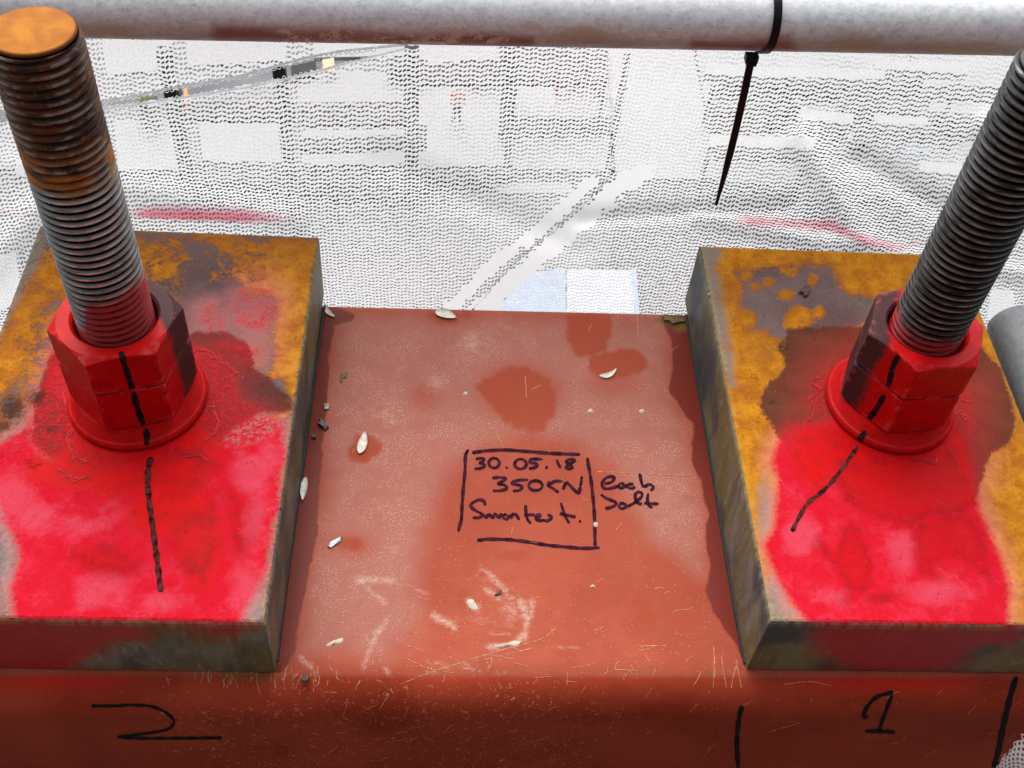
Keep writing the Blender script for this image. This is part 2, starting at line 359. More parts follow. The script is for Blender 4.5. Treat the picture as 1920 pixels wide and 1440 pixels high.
def beam_mat():
    w = Mat('red_oxide_primer'); Z = w.xyz()[2]
    nb, nm, nf = w.noise(11, 4, .6, .3), w.noise(55, 5, .6, .5), w.noise(420, 4, .6); nff = w.noise(1100, 2, .6)
    col = w.mix(w.mr(nb, .3, .7), (.285, .056, .030), (.345, .077, .043))
    col = w.mix(w.mul(w.mr(nm, .35, .7), .4), col, (.27, .050, .028))
    chalk = w.mask('chalk', w.add(w.mul(nb, .6), w.mul(nm, .4)), 3.0, 1.4)
    clean = w.mask('clean', nm, .9, .14); soft = w.mul(w.mask('soft', w.add(w.mul(nb, .5), w.mul(nm, .5)), 5.0, .9), .45)
    damp = w.mask('damp', w.add(w.mul(nm, .7), w.mul(nf, .3)), 1.6, .3)
    dry = w.mul(w.inv(damp), w.inv(clean), w.inv(w.mul(soft, .85)))
    dust = w.mul(chalk, dry)
    col = w.mix(w.mul(dust, .55), col, (.32, .15, .12))
    col = w.mix(w.mul(dust, w.mr(w.noise(620, 5, .75), .50, .66), w.mr(nm, .34, .60), w.mr(nb, .34, .62, .25, 1.), .95), col, (.54, .34, .27))
    col = w.mix(w.mul(w.mr(w.vor(300), .16, .08), dry, w.mr(nm, .38, .6), .65), col, (.52, .34, .27))
    col = w.mix(w.mul(clean, .95), col, w.mix(nm, (.105, .010, .0045), (.155, .017, .008)))
    col = w.mix(w.mul(soft, w.inv(clean), .75), col, w.mix(nm, (.27, .044, .022), (.31, .060, .030)))
    col = w.mix(w.mul(damp, w.inv(clean), .62), col, w.mix(nm, (.265, .044, .021), (.30, .056, .027)))
    rub = w.mul(w.mask('rub', w.add(w.mul(w.noise(75, 6, .72, 1.2, w.map((1, 2.4, 1), (0, 0, .7))), .65), w.mul(nb, .35)), 5.0, .8, .5), w.mr(w.add(w.mul(nf, .6), w.mul(nff, .4)), .38, .56, .2, 1))
    col = w.mix(w.mul(rub, .7), col, (.52, .38, .30))
    # scratches: hair thin, mostly where the top rolls into the face
    scr = None
    for sc, ro in ((26, .5), (34, -1.0), (30, 1.35), (22, .08)):
        v = w.noise(sc, 2, .5, .5, w.map((.22, 1.6, 1.6), (0, 0, ro), (sc, 1, 2)))
        ln = w.mr(w.m_('ABSOLUTE', w.m_('SUBTRACT', v, .5)), .0045, .0012)
        ln = w.mul(ln, w.mr(w.noise(9, 2, .5, 0, w.map((1, 1, 1), (0, 0, 0), (ro * 7, 3, sc))), .48, .66))
        scr = ln if scr is None else w.m_('MAXIMUM', scr, ln)
    col = w.mix(w.mul(scr, w.mask('scratch', nb, 2.5, 1.2), .12), col, (.5, .22, .11))
    # the face of the beam: cleaner red brown primer with pale worn speckle
    face = w.mask('face', nm, .0, .35)
    fcol = w.mix(w.mr(nb, .3, .7), (.22, .027, .012), (.31, .043, .019))
    fs = w.noise(210, 5, .68, 1.6, w.map((1, 1, 1), (0, .5, 0))); fm = w.mask('fleck', w.noise(24, 4, .6), 3.5, 1.0)
    fcol = w.mix(w.mul(w.mr(fs, .585, .66), fm, .85), fcol, (.58, .27, .13))
    fcol = w.mix(w.mul(w.mr(w.vor(210), .11, .06), w.mr(nm, .4, .6), .7), fcol, (.55, .30, .17))
    
    fcol = w.mix(w.mul(w.mask('sprayface', nb, 1.0, 1.0), .7), fcol, (.50, .012, .010))
    col = w.mix(face, col, fcol)
    col = w.mix(w.mul(w.mask('grime', w.add(w.mul(nm, .5), w.mul(nf, .5)), 1.6, .3), .9), col, w.mix(nf, (.05, .03, .01), (.20, .14, .02)))
    w.set(col, w.mr(clean, 0, 1, .6, .38), 0, w.mr(clean, 0, 1, .06, .12))
    w.bump(w.add(w.mul(nm, .4), w.add(w.mul(nf, .4), w.mul(rub, .3))), .28, .0006); return w.m
M_beam = beam_mat()

def tube_mat(name, k=1.):
    w = Mat(name); st, f = w.noise(26, 6, .65, .4, w.map((.25, 1, 1))), w.noise(240, 5, .65, .3, w.map((.35, 1, 1))); nb = w.noise(30, 4)
    c = w.mix(w.mr(w.noise(150, 7, .75), .3, .7), tuple(k * a for a in (.58, .61, .63)), tuple(k * a for a in (.80, .825, .84)))
    c = w.mix(w.mul(w.mr(f, .52, .70), .3), c, tuple(k * a for a in (.40, .41, .42)))
    c = w.mix(w.mul(w.mr(w.noise(420, 3, .6, 0, w.map((.4, 1, 1))), .68, .74), .6), c, (.14, .14, .13))
    c = w.mix(w.mul(w.mr(w.noise(190, 7, .75, .2, w.map((.6, 1, 1))), .50, .66), .5), c, tuple(k * a for a in (.36, .38, .39)))
    c = w.mix(w.mul(w.mr(w.m_('ABSOLUTE', w.m_('SUBTRACT', w.noise(60, 3, .6, .4, w.map((.12, 1, 1))), .5)), .004, .0), w.mr(nb, .5, .62), .4), c, tuple(k * a for a in (.22, .22, .22)))
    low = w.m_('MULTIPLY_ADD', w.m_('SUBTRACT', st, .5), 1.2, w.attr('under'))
    under_dark = w.mr(low, -.25, .75)  # browner and darker towards the underside
    c = w.mix(w.mul(under_dark, .7), c, w.mix(nb, (.16, .145, .125), (.26, .25, .235)))
    c = w.mix(w.mul(w.mask('redpaint', st, 1.6, .6), w.mr(low, -.35, .4), .85), c, w.mix(f, (.17, .035, .035), (.30, .09, .08)))
    c = w.mix(w.mul(w.mask('splash', w.noise(150, 4, .6, .8), 2.6, .22), .9), c, (.60, .50, .42))
    c = w.mix(w.mul(w.mask('ochre', st, 1.5, .6), w.mr(low, -.3, .3), .5), c, (.42, .33, .16))
    w.set(c, w.mr(f, .3, .7, .40, .6), .05, .4); w.bump(w.add(st, w.mul(f, .6)), .18, .0006); return w.m
M_tube, M_tube2 = tube_mat('galvanised_tube'), tube_mat('galvanised_tube_dull', .32)

def net_mat():
    w = Mat('white_debris_netting'); n = w.noise(90, 3)
    c = w.mix(n, (.83, .865, .885), (.89, .92, .93))
    pk = w.mask('stain', w.noise(24, 4), 1.6, 1.2)
    c = w.mix(w.mul(pk, .9), c, w.mix(w.noise(300, 2), (.78, .08, .18), (.84, .22, .30)))
    w.set(c, .6, 0, .2)
    tr = w.node('ShaderNodeBsdfTranslucent'); w.put(tr.inputs[0], c); mx = w.node('ShaderNodeMixShader'); mx.inputs[0].default_value = .5
    w.t.links.new(w.b.outputs[0], mx.inputs[1]); w.t.links.new(tr.outputs[0], mx.inputs[2]); w.t.links.new(mx.outputs[0], w.out.inputs[0])
    return w.m
M_net = net_mat()
M_ink = simple('purple_black_ink', (.035, .008, .016), .85, 0, .6, 200, .05)
M_ink2 = simple('black_ink', (.008, .008, .008), .8, 0, .3, 200, .08)
M_torque = simple('black_marker_on_red', (.012, .007, .007), .8, 0, .8, 250, .06)
M_torque2 = simple('faded_marker_on_red', (.055, .010, .009), .8, 0, .95, 180, .06)
M_black = simple('black_nylon', (.004, .004, .005), .45, 0, .2, 80, .2)
M_gap = simple('dark_sealant', (.012, .010, .010), .7, 0, .5, 200)

# ------------------------------------------------------------------ box beam
T = .0768
YB, YF, ZR = 1.0142, .606, .034
prof = [(YB, -.15), (YB, -.004), (YB - .0012, -.0012), (YB - .004, 0)]
prof += [(y, 0) for y in np.linspace(YB - .008, YF + ZR, 190)]
prof += [(YF + ZR - ZR * math.sin(a), -ZR + ZR * math.cos(a)) for a in np.linspace(0, math.pi / 2, 17)[1:]]
prof += [(YF, z) for z in np.linspace(-ZR - .003, -.139, 28)]
prof += [(YF + .016 - .016 * math.cos(a), -.139 - .016 * math.sin(a)) for a in np.linspace(0, math.pi / 2, 6)[1:]]
prof += [(YB - .01, -.155)]
prof = np.array(prof); xs = np.linspace(-.428, .466, 440)
Vb, Fb = rings([np.c_[np.full(len(prof), x), prof] for x in xs], True, True, True)
Vb = np.asarray(Vb); P = to_px(Vb)
clean_l = [(600, 560), (668, 590), (660, 602), (628, 612), (618, 660), (612, 760), (603, 860), (597, 940), (592, 1020), (575, 1090), (562, 1160), (552, 1220), (530, 1262), (480, 1262), (480, 1100), (560, 560)]
clean_r = [(1240, 592), (1258, 640), (1262, 690), (1253, 730), (1278, 770), (1300, 800), (1296, 860), (1312, 900), (1328, 960), (1322, 1010), (1332, 1060), (1322, 1110), (1338, 1150), (1368, 1190), (1392, 1235), (1440, 1240), (1330, 800), (1300, 580)]
top_n = P
A = dict(
    clean=sdf(P, clean_l, clean_r),
    damp=np.maximum(sdf(P, smooth([(1064, 585), (1140, 588), (1142, 630), (1128, 660), (1090, 664), (1068, 640)]), smooth([(1100, 690), (1115, 668), (1160, 655), (1200, 662), (1214, 690), (1190, 702), (1130, 708)]), smooth([(892, 722), (950, 690), (1000, 694), (1036, 725), (1040, 770), (1010, 808), (965, 800), (930, 770)]), smooth([(655, 835), (675, 815), (705, 825), (710, 845), (680, 866), (655, 858)]), smooth([(800, 584), (880, 588), (850, 602), (810, 600)])), spots(P, [(660, 1018, 22, 12), (1215, 1155, 20, 14), (1195, 1130, 16, 10), (965, 1040, 22, 10), (870, 1120, 16, 20)])),
    soft=np.maximum(spots(P, [(1103, 620, 42, 46), (975, 735, 85, 55), (845, 592, 45, 18), (800, 742, 30, 24), (1150, 720, 50, 24), (960, 1000, 60, 30), (970, 1040, 40, 18), (1200, 1150, 40, 30), (1170, 990, 40, 30), (660, 1020, 40, 22)]),
                    sdf(P, [(840, 880), (1120, 860), (1180, 950), (1200, 1090), (1130, 1160), (960, 1050), (830, 1000)]) * .35),
    chalk=sdf(P, [(630, 590), (1250, 596), (1250, 700), (1290, 830), (1310, 960), (1320, 1080), (1200, 1000), (1150, 870), (1000, 800), (900, 830), (840, 900), (800, 1000), (780, 1180), (720, 1235), (560, 1225), (600, 1000), (620, 800)]) * .8,
    rub=np.maximum(spots(P, [(735, 1035, 50, 34), (905, 1165, 50, 22), (885, 645, 60, 40), (820, 720, 40, 45), (730, 780, 30, 40), (905, 1080, 24, 22), (960, 1145, 40, 50)]) * .6 - .7, 2.0 * line_sdf(P,
        ([(672, 1088), (712, 1086), (735, 1090)], 9), ([(745, 1092), (770, 1100), (800, 1112)], 5), ([(690, 1105), (705, 1118), (722, 1130)], 7), ([(815, 1155), (850, 1175)], 9), ([(912, 1105), (935, 1122)], 6), ([(900, 1062), (925, 1085), (950, 1110)], 5),
        ([(880, 1130), (893, 1140)], 9), ([(975, 1130), (990, 1160), (982, 1195), (955, 1208), (920, 1212)], 9), ([(920, 1190), (955, 1190)], 4), ([(1000, 1125), (995, 1160)], 6), ([(725, 1165), (705, 1190), (690, 1225), (683, 1250)], 7), ([(565, 1235), (585, 1250)], 9),
        ([(722, 1250), (728, 1270)], 7), ([(800, 1240), (900, 1256)], 2), ([(820, 1258), (870, 1245), (930, 1222)], 2), ([(755, 1282), (805, 1262), (830, 1255)], 2), ([(925, 1266), (950, 1260)], 3), ([(1050, 1216), (1085, 1214)], 4), ([(480, 1365), (500, 1364)], 3), ([(481, 1372), (497, 1370)], 3),
        ([(532, 1240), (534, 1280)], 2), ([(588, 1250), (592, 1285)], 2), ([(596, 1248), (600, 1280)], 2), ([(630, 1258), (640, 1285)], 2), ([(555, 1255), (548, 1280)], 2), ([(887, 1255), (889, 1278)], 2), ([(1338, 1235), (1338, 1285)], 2), ([(1382, 1245), (1372, 1282)], 2), ([(1350, 1250), (1362, 1285)], 2), ([(1480, 1282), (1560, 1284)], 2))),
    scratch=np.clip((P[:, 1] - 1080) / 90, -2, 2) * np.where(P[:, 1] > 1310, .2, 1),
    face=np.clip((P[:, 1] - 1268 + (P[:, 0] - 960) * -.002) / 18, -6, 6) + 0 * P[:, 0],
    fleck=sdf(P, [(300, 1330), (700, 1285), (1060, 1290), (1200, 1360), (1100, 1450), (500, 1450), (300, 1420)]) * .6 + .1,
    sprayface=spots(P, [(1670, 1272, 150, 26), (120, 1270, 120, 20)]),
    grime=np.maximum(spots(P, [(1258, 600, 24, 7), (1278, 612, 14, 8), (573, 1272, 9, 8), (1330, 1262, 6, 5)]), line_sdf(P, ([(420, 1268), (520, 1270)], 3))),
)
beam = obj('box_beam', Vb, Fb, M_beam, org=(0, .82, -.155), smooth=[len(f) == 4 for f in Fb], attrs=A)
tag(beam, 'long red oxide painted steel box beam with handwritten notes, lying under both rusty plates', 'steel beam')
tree_beam = bvh_of(beam)

def tz(L, ox, oy, k): return [(ox + x / k, oy + y / k) for x, y in L]
def ell(cx, cy, rx, ry, t=0): return [(cx + rx * math.cos(a), cy + ry * math.sin(a)) for a in np.linspace(-1.2, 2 * math.pi - .9, 14)]
K = 1920 / 420
words = {
 'box drawn round the note': [[(175, 105), (150, 160), (145, 300), (130, 450), (120, 600), (115, 700), (100, 760), (88, 810)], [(205, 135), (300, 120), (400, 112), (500, 110), (650, 120), (800, 132), (950, 142), (1135, 148)],
   [(1195, 175), (1200, 220), (1220, 330), (1235, 450), (1250, 600), (1258, 750), (1258, 850), (1262, 935)], [(250, 885), (330, 875), (450, 875), (560, 882), (700, 900), (850, 925), (1000, 940), (1150, 952), (1300, 948)]],
 '30.05.18': [[(235, 190), (270, 182), (310, 190), (290, 212), (262, 222)], [(262, 222), (302, 230), (312, 248), (280, 266), (225, 272)], ell(395, 222, 45, 42), [(492, 259), (514, 263)], ell(622, 230, 50, 42),
   [(810, 190), (760, 188), (712, 192), (702, 218), (750, 225), (765, 245), (735, 262), (690, 270)], [(834, 257), (857, 260)], [(930, 192), (948, 235), (968, 265)],
   [(1095, 195), (1050, 190), (1010, 208), (1048, 235), (1062, 264), (1025, 272), (1012, 256), (1050, 225), (1100, 198)]],
 '350kN': [[(378, 350), (430, 345), (495, 352), (460, 383), (420, 398)], [(420, 398), (485, 412), (505, 435), (470, 455), (380, 460)], [(690, 365), (620, 368), (560, 382), (550, 400), (600, 410), (635, 430), (610, 455), (555, 462)],
   ell(750, 415, 58, 42), [(880, 380), (858, 410), (900, 440), (950, 475)], [(858, 410), (920, 378), (985, 380)], [(985, 450), (1015, 380)], [(1015, 380), (1060, 430), (1120, 490)], [(1120, 490), (1135, 420), (1148, 335)]],
 'Swantest.': [[(318, 585), (310, 550), (270, 537), (215, 560), (195, 590), (230, 625), (285, 655), (290, 675), (260, 690), (210, 690)], [(300, 660), (328, 690), (350, 662), (385, 690), (402, 655), (440, 690), (458, 650)],
   [(505, 660), (475, 672), (478, 695), (505, 703), (522, 680), (518, 664), (532, 700)], [(545, 700), (547, 668), (580, 662), (600, 690), (612, 710)], [(665, 580), (668, 640), (680, 700), (710, 742)], [(650, 668), (700, 665), (745, 665)],
   [(752, 690), (790, 680), (782, 660), (755, 675), (760, 705), (800, 716), (822, 705)], [(850, 668), (875, 672), (885, 692), (855, 716), (815, 712)], [(965, 560), (985, 620), (1000, 670), (1040, 740)], [(955, 655), (1020, 668), (1095, 685)], [(1120, 719), (1142, 722)]],
 'each': [[(1338, 402), (1400, 385), (1425, 350), (1390, 337), (1345, 357), (1320, 400), (1342, 440), (1400, 437), (1455, 420)], [(1512, 402), (1480, 397), (1460, 420), (1482, 436), (1515, 420), (1518, 405), (1530, 436)],
   [(1590, 402), (1550, 405), (1540, 428), (1575, 440), (1605, 425)], [(1645, 305), (1650, 350), (1665, 410), (1680, 432)], [(1680, 432), (1720, 405), (1752, 415), (1757, 440), (1735, 458)]],
 'bolt': [[(1310, 490), (1350, 520), (1425, 552), (1442, 575), (1400, 600), (1345, 612)], ell(1495, 590, 30, 22), [(1530, 600), (1600, 560), (1655, 515), (1660, 482), (1630, 470), (1603, 500), (1622, 560), (1665, 575)],
   [(1715, 480), (1710, 540), (1725, 590), (1755, 602)], [(1680, 565), (1740, 570), (1805, 572)]],
}
for wd, st in words.items():
    marker('handwriting', [tz(s, 840, 820, K) for s in st], beam, M_ink, 6.6 if 'box' in wd else 6.0, label=('purple pen ' + wd) if 'box' in wd else 'purple black pen writing reading ' + wd, tree=tree_beam)
marker('painted_number', [tz([(385, 1177), (480, 1177), (560, 1173), (640, 1180), (700, 1205), (733, 1240), (718, 1270), (670, 1285), (580, 1298), (495, 1308)], 0, 800, 2.25), tz([(495, 1308), (580, 1314), (700, 1314), (935, 1312)], 0, 800, 2.25)],
       beam, M_ink2, 6.0, label='black handwritten 2 under the left plate', tree=tree_beam)
marker('painted_number', [tz([(1042, 425), (1020, 435), (1022, 405), (1045, 365), (1090, 320), (1150, 300), (1182, 290)], 1280, 1200, 3), tz([(1182, 290), (1150, 380), (1120, 460), (1100, 525)], 1280, 1200, 3), tz([(1025, 512), (1110, 512), (1195, 518)], 1280, 1200, 3)],
       beam, M_ink2, 7.5, label='black handwritten 1 under the right plate', tree=tree_beam)
marker('marker_line', [(tz([(335, 370), (318, 430), (308, 520), (305, 600), (312, 720)], 1280, 1200, 3), 9)], beam, M_ink2, 9, label='black line on the beam face left of the 1', tree=tree_beam)
marker('marker_line', [(tz([(1878, 205), (1850, 290), (1810, 450), (1780, 600), (1750, 720)], 1280, 1200, 3), 11)], beam, M_ink2, 11, label='black line on the beam face right of the 1', tree=tree_beam)

sr = random.Random(11); scr = []
def jag(x, y, dx, dy, n=4, j=2.2): return [(x + dx * i / n + sr.uniform(-j, j), y + dy * i / n + sr.uniform(-j, j)) for i in range(n + 1)]
for i in range(38): scr.append((jag(sr.gauss(530, 90), sr.uniform(1238, 1276), sr.uniform(-8, 8), sr.uniform(8, 30), 3), sr.uniform(.9, 2.)))
for i in range(22): scr.append((jag(sr.uniform(640, 1390), sr.uniform(1228, 1270), sr.uniform(-14, 14), sr.uniform(6, 26), 3), sr.uniform(.8, 1.7)))
for i in range(30): a = sr.uniform(-.5, .5); l = sr.uniform(8, 46); scr.append((jag(sr.uniform(600, 1320), sr.gauss(1190, 60), l * math.cos(a), l * math.sin(a), 3, 1.5), sr.uniform(.7, 1.5)))
for i in range(30): a = sr.uniform(-1.5, 1.5); l = sr.uniform(6, 24); scr.append((jag(sr.uniform(650, 1260), sr.uniform(600, 1100), l * math.cos(a), l * math.sin(a), 3, 1.5), sr.uniform(.7, 1.2)))
for i in range(40): a = sr.gauss(-.5, .4); l = sr.uniform(6, 40); scr.append((jag(sr.uniform(420, 1900), sr.uniform(1295, 1425), l * math.cos(a), l * math.sin(a), 3, 1.5), sr.uniform(.7, 1.4)))
for L in ([(750, 1283), (800, 1264), (860, 1244), (930, 1222), (1010, 1200), (1040, 1180)], [(760, 1233), (800, 1252), (850, 1262)], [(1338, 1212), (1340, 1250), (1337, 1290)], [(1384, 1240), (1376, 1262), (1371, 1290)], [(1380, 1236), (1390, 1290)], [(1352, 1230), (1362, 1290)], [(905, 1238), (1000, 1215)], [(1470, 1283), (1520, 1278), (1560, 1286)], [(1440, 1372), (1500, 1355)], [(985, 706), (987, 745)], [(1120, 884), (1300, 893)], [(1195, 590), (1196, 630)], [(930, 810), (945, 840)]): scr.append((L, 1.5))
o = marker('scratch', scr, beam, simple('bare_scratch', (.42, .175, .085), .7, 0, .4, 300, .1), 1.2, tree=tree_beam); o['kind'] = 'stuff'

# ------------------------------------------------------------------ bearing plates
def plate(Bc, ang, sgn, mat, attrs, label, sred):
    L, Wd, b = .3998, .2545, .0028
    ex = np.array([math.cos(ang), math.sin(ang)]) * sgn; ey = np.array([-math.sin(ang), math.cos(ang)])
    nx, ny = 150, 230; u = np.linspace(b, Wd - b, nx); v = np.linspace(b, L - b, ny)
    g = np.array(Bc)[None, None] + u[None, :, None] * ex - v[:, None, None] * ey
    V = [np.c_[g.reshape(-1, 2), np.full(nx * ny, T)]]
    idx = np.arange(nx * ny).reshape(ny, nx); Fs = []
    for j in range(ny - 1):
        for i in range(nx - 1): Fs.append((idx[j, i], idx[j, i + 1], idx[j + 1, i + 1], idx[j + 1, i]))
    loop = np.r_[idx[0, :], idx[1:, -1], idx[-1, -2::-1], idx[-2:0:-1, 0]]
    mi = [0] * len(Fs)
    uv = np.stack(np.meshgrid(u, v), -1).reshape(-1, 2)[loop]; out = uv.copy(); n = len(loop); prev = loop; cnt = nx * ny
    wob = 1 + .25 * np.sin(np.arange(n) * .13) + .25 * rng.standard_normal(n)
    for k, (off, z, m_) in enumerate(((.55, T - .0006, 0), (1., T - .0028, 1), (1., T * .75, 1), (1., T * .5, 1), (1., T * .25, 1), (1., .0012, 1), (.7, .0, 1))):
        q = uv.copy(); q[:, 0] += np.where(uv[:, 0] <= b + 1e-9, -b, np.where(uv[:, 0] >= Wd - b - 1e-9, b, 0)) * off
        q[:, 1] += np.where(uv[:, 1] <= b + 1e-9, -b, np.where(uv[:, 1] >= L - b - 1e-9, b, 0)) * off
        p = np.array(Bc) + q[:, :1] * ex - q[:, 1:] * ey; zz = np.full(n, z)
        if k in (0, 1): zz -= np.abs(rng.standard_normal(n)) * .0003
        V.append(np.c_[p, zz]); new = np.arange(cnt, cnt + n); cnt += n
        for i in range(n): Fs.append((prev[i], prev[(i + 1) % n], new[(i + 1) % n], new[i])); mi.append(m_)
        prev = new
    Fs.append(tuple(prev)); mi.append(1)
    V = np.concatenate(V)
    if sgn < 0: pass
    else: Fs = [f[::-1] for f in Fs]
    q2 = V[:, :2] - np.array(Bc); uu, vv = q2 @ ex, -(q2 @ ey)
    edge = np.minimum(np.minimum(uu, Wd - uu), np.minimum(vv, L - vv))
    P = to_px(V); A = attrs(P, uu, vv); A['edge'] = np.clip((.004 - np.abs(edge)) / .004 - .0 + np.where(V[:, 2] < T - .004, -(T - V[:, 2]) / .006, 0), -4, 1)
    A['sidered'] = sred(P, V)
    o = obj('bearing_plate', V, Fs, [mat, M_side], org=(*(np.array(Bc) + ex * Wd / 2 - ey * L / 2), 0), mi=mi, attrs=A)
    # dark bead of dirt along the foot of the plate
    tag(o, label, 'steel plate', 'thick steel plates on the beam'); return o
def left_attrs(P, u, v):
    spray = sdf(P, [(-80, 880), (5, 830), (50, 800), (85, 720), (95, 660), (120, 610), (330, 640), (400, 660), (440, 690), (450, 750), (500, 775), (528, 790), (535, 850), (525, 950), (505, 1060), (475, 1120), (440, 1190), (300, 1190), (-80, 1190)])
    spray = np.minimum(spray, sdf(P, [(25, 1190), (18, 1100), (35, 1040), (10, 980), (-10, 930), (-80, 900), (-80, 500), (900, 500), (900, 1300), (25, 1300)]))
    spray = np.maximum(spray, np.clip(spots(P, [(480, 575, 70, 70), (400, 600, 50, 50), (440, 660, 90, 50)]) * .6 - 1.0, -6, .0))
    return dict(
        rust=sdf(P, [(60, 430), (600, 440), (610, 600), (560, 730), (548, 770), (500, 660), (430, 640), (300, 520), (120, 600), (90, 660), (40, 760), (20, 850), (-60, 900), (-60, 640)]) * .25
             - .9 * np.clip(sdf(P, [(350, 460), (420, 470), (470, 540), (520, 560), (510, 640), (430, 650), (350, 630), (340, 560)]) + .6, 0, 2) + .9 * np.clip(line_sdf(P, ([(420, 460), (400, 520), (355, 600)], 10)) + .4, 0, 1)
             + 1.0 * np.clip(sdf(P, [(500, 440), (600, 445), (560, 760), (500, 700), (530, 560)]), 0, 1) - .15,
        bare=np.maximum(-(u - .0) / .0 if False else sdf(P, [(85, 425), (60, 440), (-30, 640), (-60, 760), (-20, 660), (40, 540), (95, 440)]) + .2, spots(P, [(478, 1140, 30, 26), (10, 1060, 16, 70), (340, 1160, 60, 8)])) ,
        wet=sdf(P, [(60, 830), (70, 740), (90, 680), (115, 640), (330, 640), (370, 620), (430, 622), (468, 645), (475, 690), (520, 720), (545, 745), (548, 768), (490, 775), (440, 800), (380, 860), (200, 900), (120, 880)]),
        spray=spray,
        deep=np.maximum(sdf(P, [(120, 740), (360, 760), (420, 800), (400, 880), (380, 930), (400, 1000), (390, 1080), (340, 1060), (330, 960), (270, 930), (180, 930), (60, 900), (50, 860), (110, 850)]), spots(P, [(380, 1010, 40, 90), (320, 960, 90, 40), (250, 870, 150, 40)])) * 1.2,
        blot=np.maximum(spots(P, [(240, 870, 16, 8), (340, 845, 34, 8), (395, 870, 26, 16)]), sdf(P, smooth([(330, 985), (372, 960), (398, 930), (410, 990), (396, 1060), (375, 1085), (350, 1050), (320, 1020)]), smooth([(120, 1040), (190, 1020), (260, 1050), (240, 1075), (160, 1070)]), smooth([(420, 900), (470, 930), (490, 1000), (450, 1040), (425, 980)])) * .6) - .1,
        pale=spots(P, [(150, 985, 60, 26), (20, 930, 50, 60), (470, 890, 50, 50), (500, 860, 30, 60), (460, 1100, 40, 60), (180, 1110, 70, 40), (330, 930, 30, 14), (60, 970, 50, 40), (320, 1130, 50, 30), (230, 960, 40, 20), (480, 980, 30, 80)]) * .8 - .1,
        dark=spots(P, [(20, 765, 26, 30), (5, 800, 14, 16), (88, 806, 28, 6), (70, 745, 20, 12)]),
        crack=spots(P, [(450, 760, 85, 75), (420, 700, 60, 50), (95, 800, 40, 60), (20, 770, 25, 40)]))
def left_red(P, V): return np.where(V[:, 0] > -.166, -3, np.maximum(spots(P, [(60, 1185, 150, 75), (60, 1200, 110, 80), (410, 1170, 70, 24), (200, 1180, 90, 30)]), line_sdf(P, ([(-80, 1158), (420, 1164)], 9))) * .8)
plateL = plate((-.1615, 1.0286), -.0165, -1, M_pl, left_attrs, 'left rusty steel plate with mottled red sprayed top, under the orange tipped bolt', left_red)
def right_attrs(P, u, v):
    mv = np.maximum(sdf(P, [(1380, 512), (1420, 503), (1560, 500), (1578, 540), (1600, 556), (1650, 560), (1660, 600), (1600, 615), (1490, 620), (1468, 640), (1430, 620), (1400, 618), (1388, 560)]), -9)
    orange_spots = spots(P, [(1475, 553, 14, 10), (1497, 598, 30, 24), (1417, 537, 9, 7), (1397, 517, 12, 10), (1523, 525, 8, 12), (1537, 587, 12, 9), (1478, 508, 14, 8), (1395, 600, 24, 22), (1375, 545, 18, 20), (1440, 530, 12, 8)])
    red = [(1436, 1040), (1430, 1020), (1448, 990), (1456, 900), (1444, 865), (1455, 830), (1480, 797), (1525, 790), (1560, 780), (1700, 700), (1800, 800), (1832, 890), (1838, 950), (1862, 1005), (1884, 1055), (1896, 1100), (1890, 1190), (1530, 1190), (1480, 1130), (1455, 1085)]
    return dict(
        rust=np.maximum(-mv * 1.4, orange_spots * 2.2), bare=np.maximum(sdf(P, [(1312, 459), (1350, 466), (1340, 500), (1352, 560), (1364, 630), (1376, 720), (1366, 720), (1345, 620)]) + .1, spots(P, [(1462, 1120, 26, 60), (1436, 960, 14, 60), (1480, 1150, 50, 16)])),
        wet=sdf(P, [(1424, 745), (1440, 720), (1472, 690), (1466, 655), (1478, 620), (1510, 612), (1600, 612), (1840, 650), (1875, 690), (1896, 745), (1904, 790), (1894, 835), (1858, 850), (1844, 885), (1834, 930), (1780, 960), (1500, 860), (1460, 820), (1430, 775)]),
        spray=np.maximum(sdf(P, red), np.clip(sdf(P, [(1500, 760), (1530, 680), (1600, 640), (1840, 720), (1850, 900), (1600, 900)]) * .45 - .55, -6, .02)),
        deep=np.maximum(sdf(P, [(1500, 800), (1560, 790), (1800, 800), (1830, 860), (1820, 930), (1700, 950), (1560, 900), (1540, 940), (1490, 890), (1470, 850)]), spots(P, [(1640, 890, 70, 50)])),
        blot=np.maximum(sdf(P, *map(smooth, ([(1580, 985), (1600, 978), (1618, 1010), (1630, 1060), (1620, 1110), (1585, 1100), (1560, 1050), (1525, 1020), (1530, 1005), (1565, 1030)], [(1712, 1000), (1740, 975), (1800, 965), (1835, 990), (1850, 1040), (1860, 1090), (1830, 1070), (1790, 1045), (1750, 1060), (1765, 1090), (1720, 1060)]))),
                        np.maximum(spots(P, [(1650, 1120, 20, 8), (1585, 1120, 16, 10)]), sdf(P, smooth([(1550, 870), (1760, 850), (1810, 900), (1820, 950), (1730, 970), (1700, 985), (1600, 950)])))),
        pale=spots(P, [(1500, 1000, 50, 60), (1760, 1110, 90, 40), (1690, 1040, 40, 70), (1560, 1120, 60, 30)]) - .55,
        dark=spots(P, [(1470, 650, 14, 12), (1610, 560, 10, 6), (1446, 750, 16, 8), (1410, 708, 8, 6), (1426, 790, 7, 5)]) - .1, crack=np.full(len(P), -4.))
def right_red(P, V): return np.where(V[:, 0] < .203, -3, spots(P, [(1690, 1205, 150, 60), (1620, 1185, 110, 40), (1860, 1185, 60, 24)]) * .9)
plateR = plate((.1986, 1.0311), -.0126, 1, M_pr, right_attrs, 'right rusty orange steel plate with smooth red patch on top, under the dark bolt', right_red)
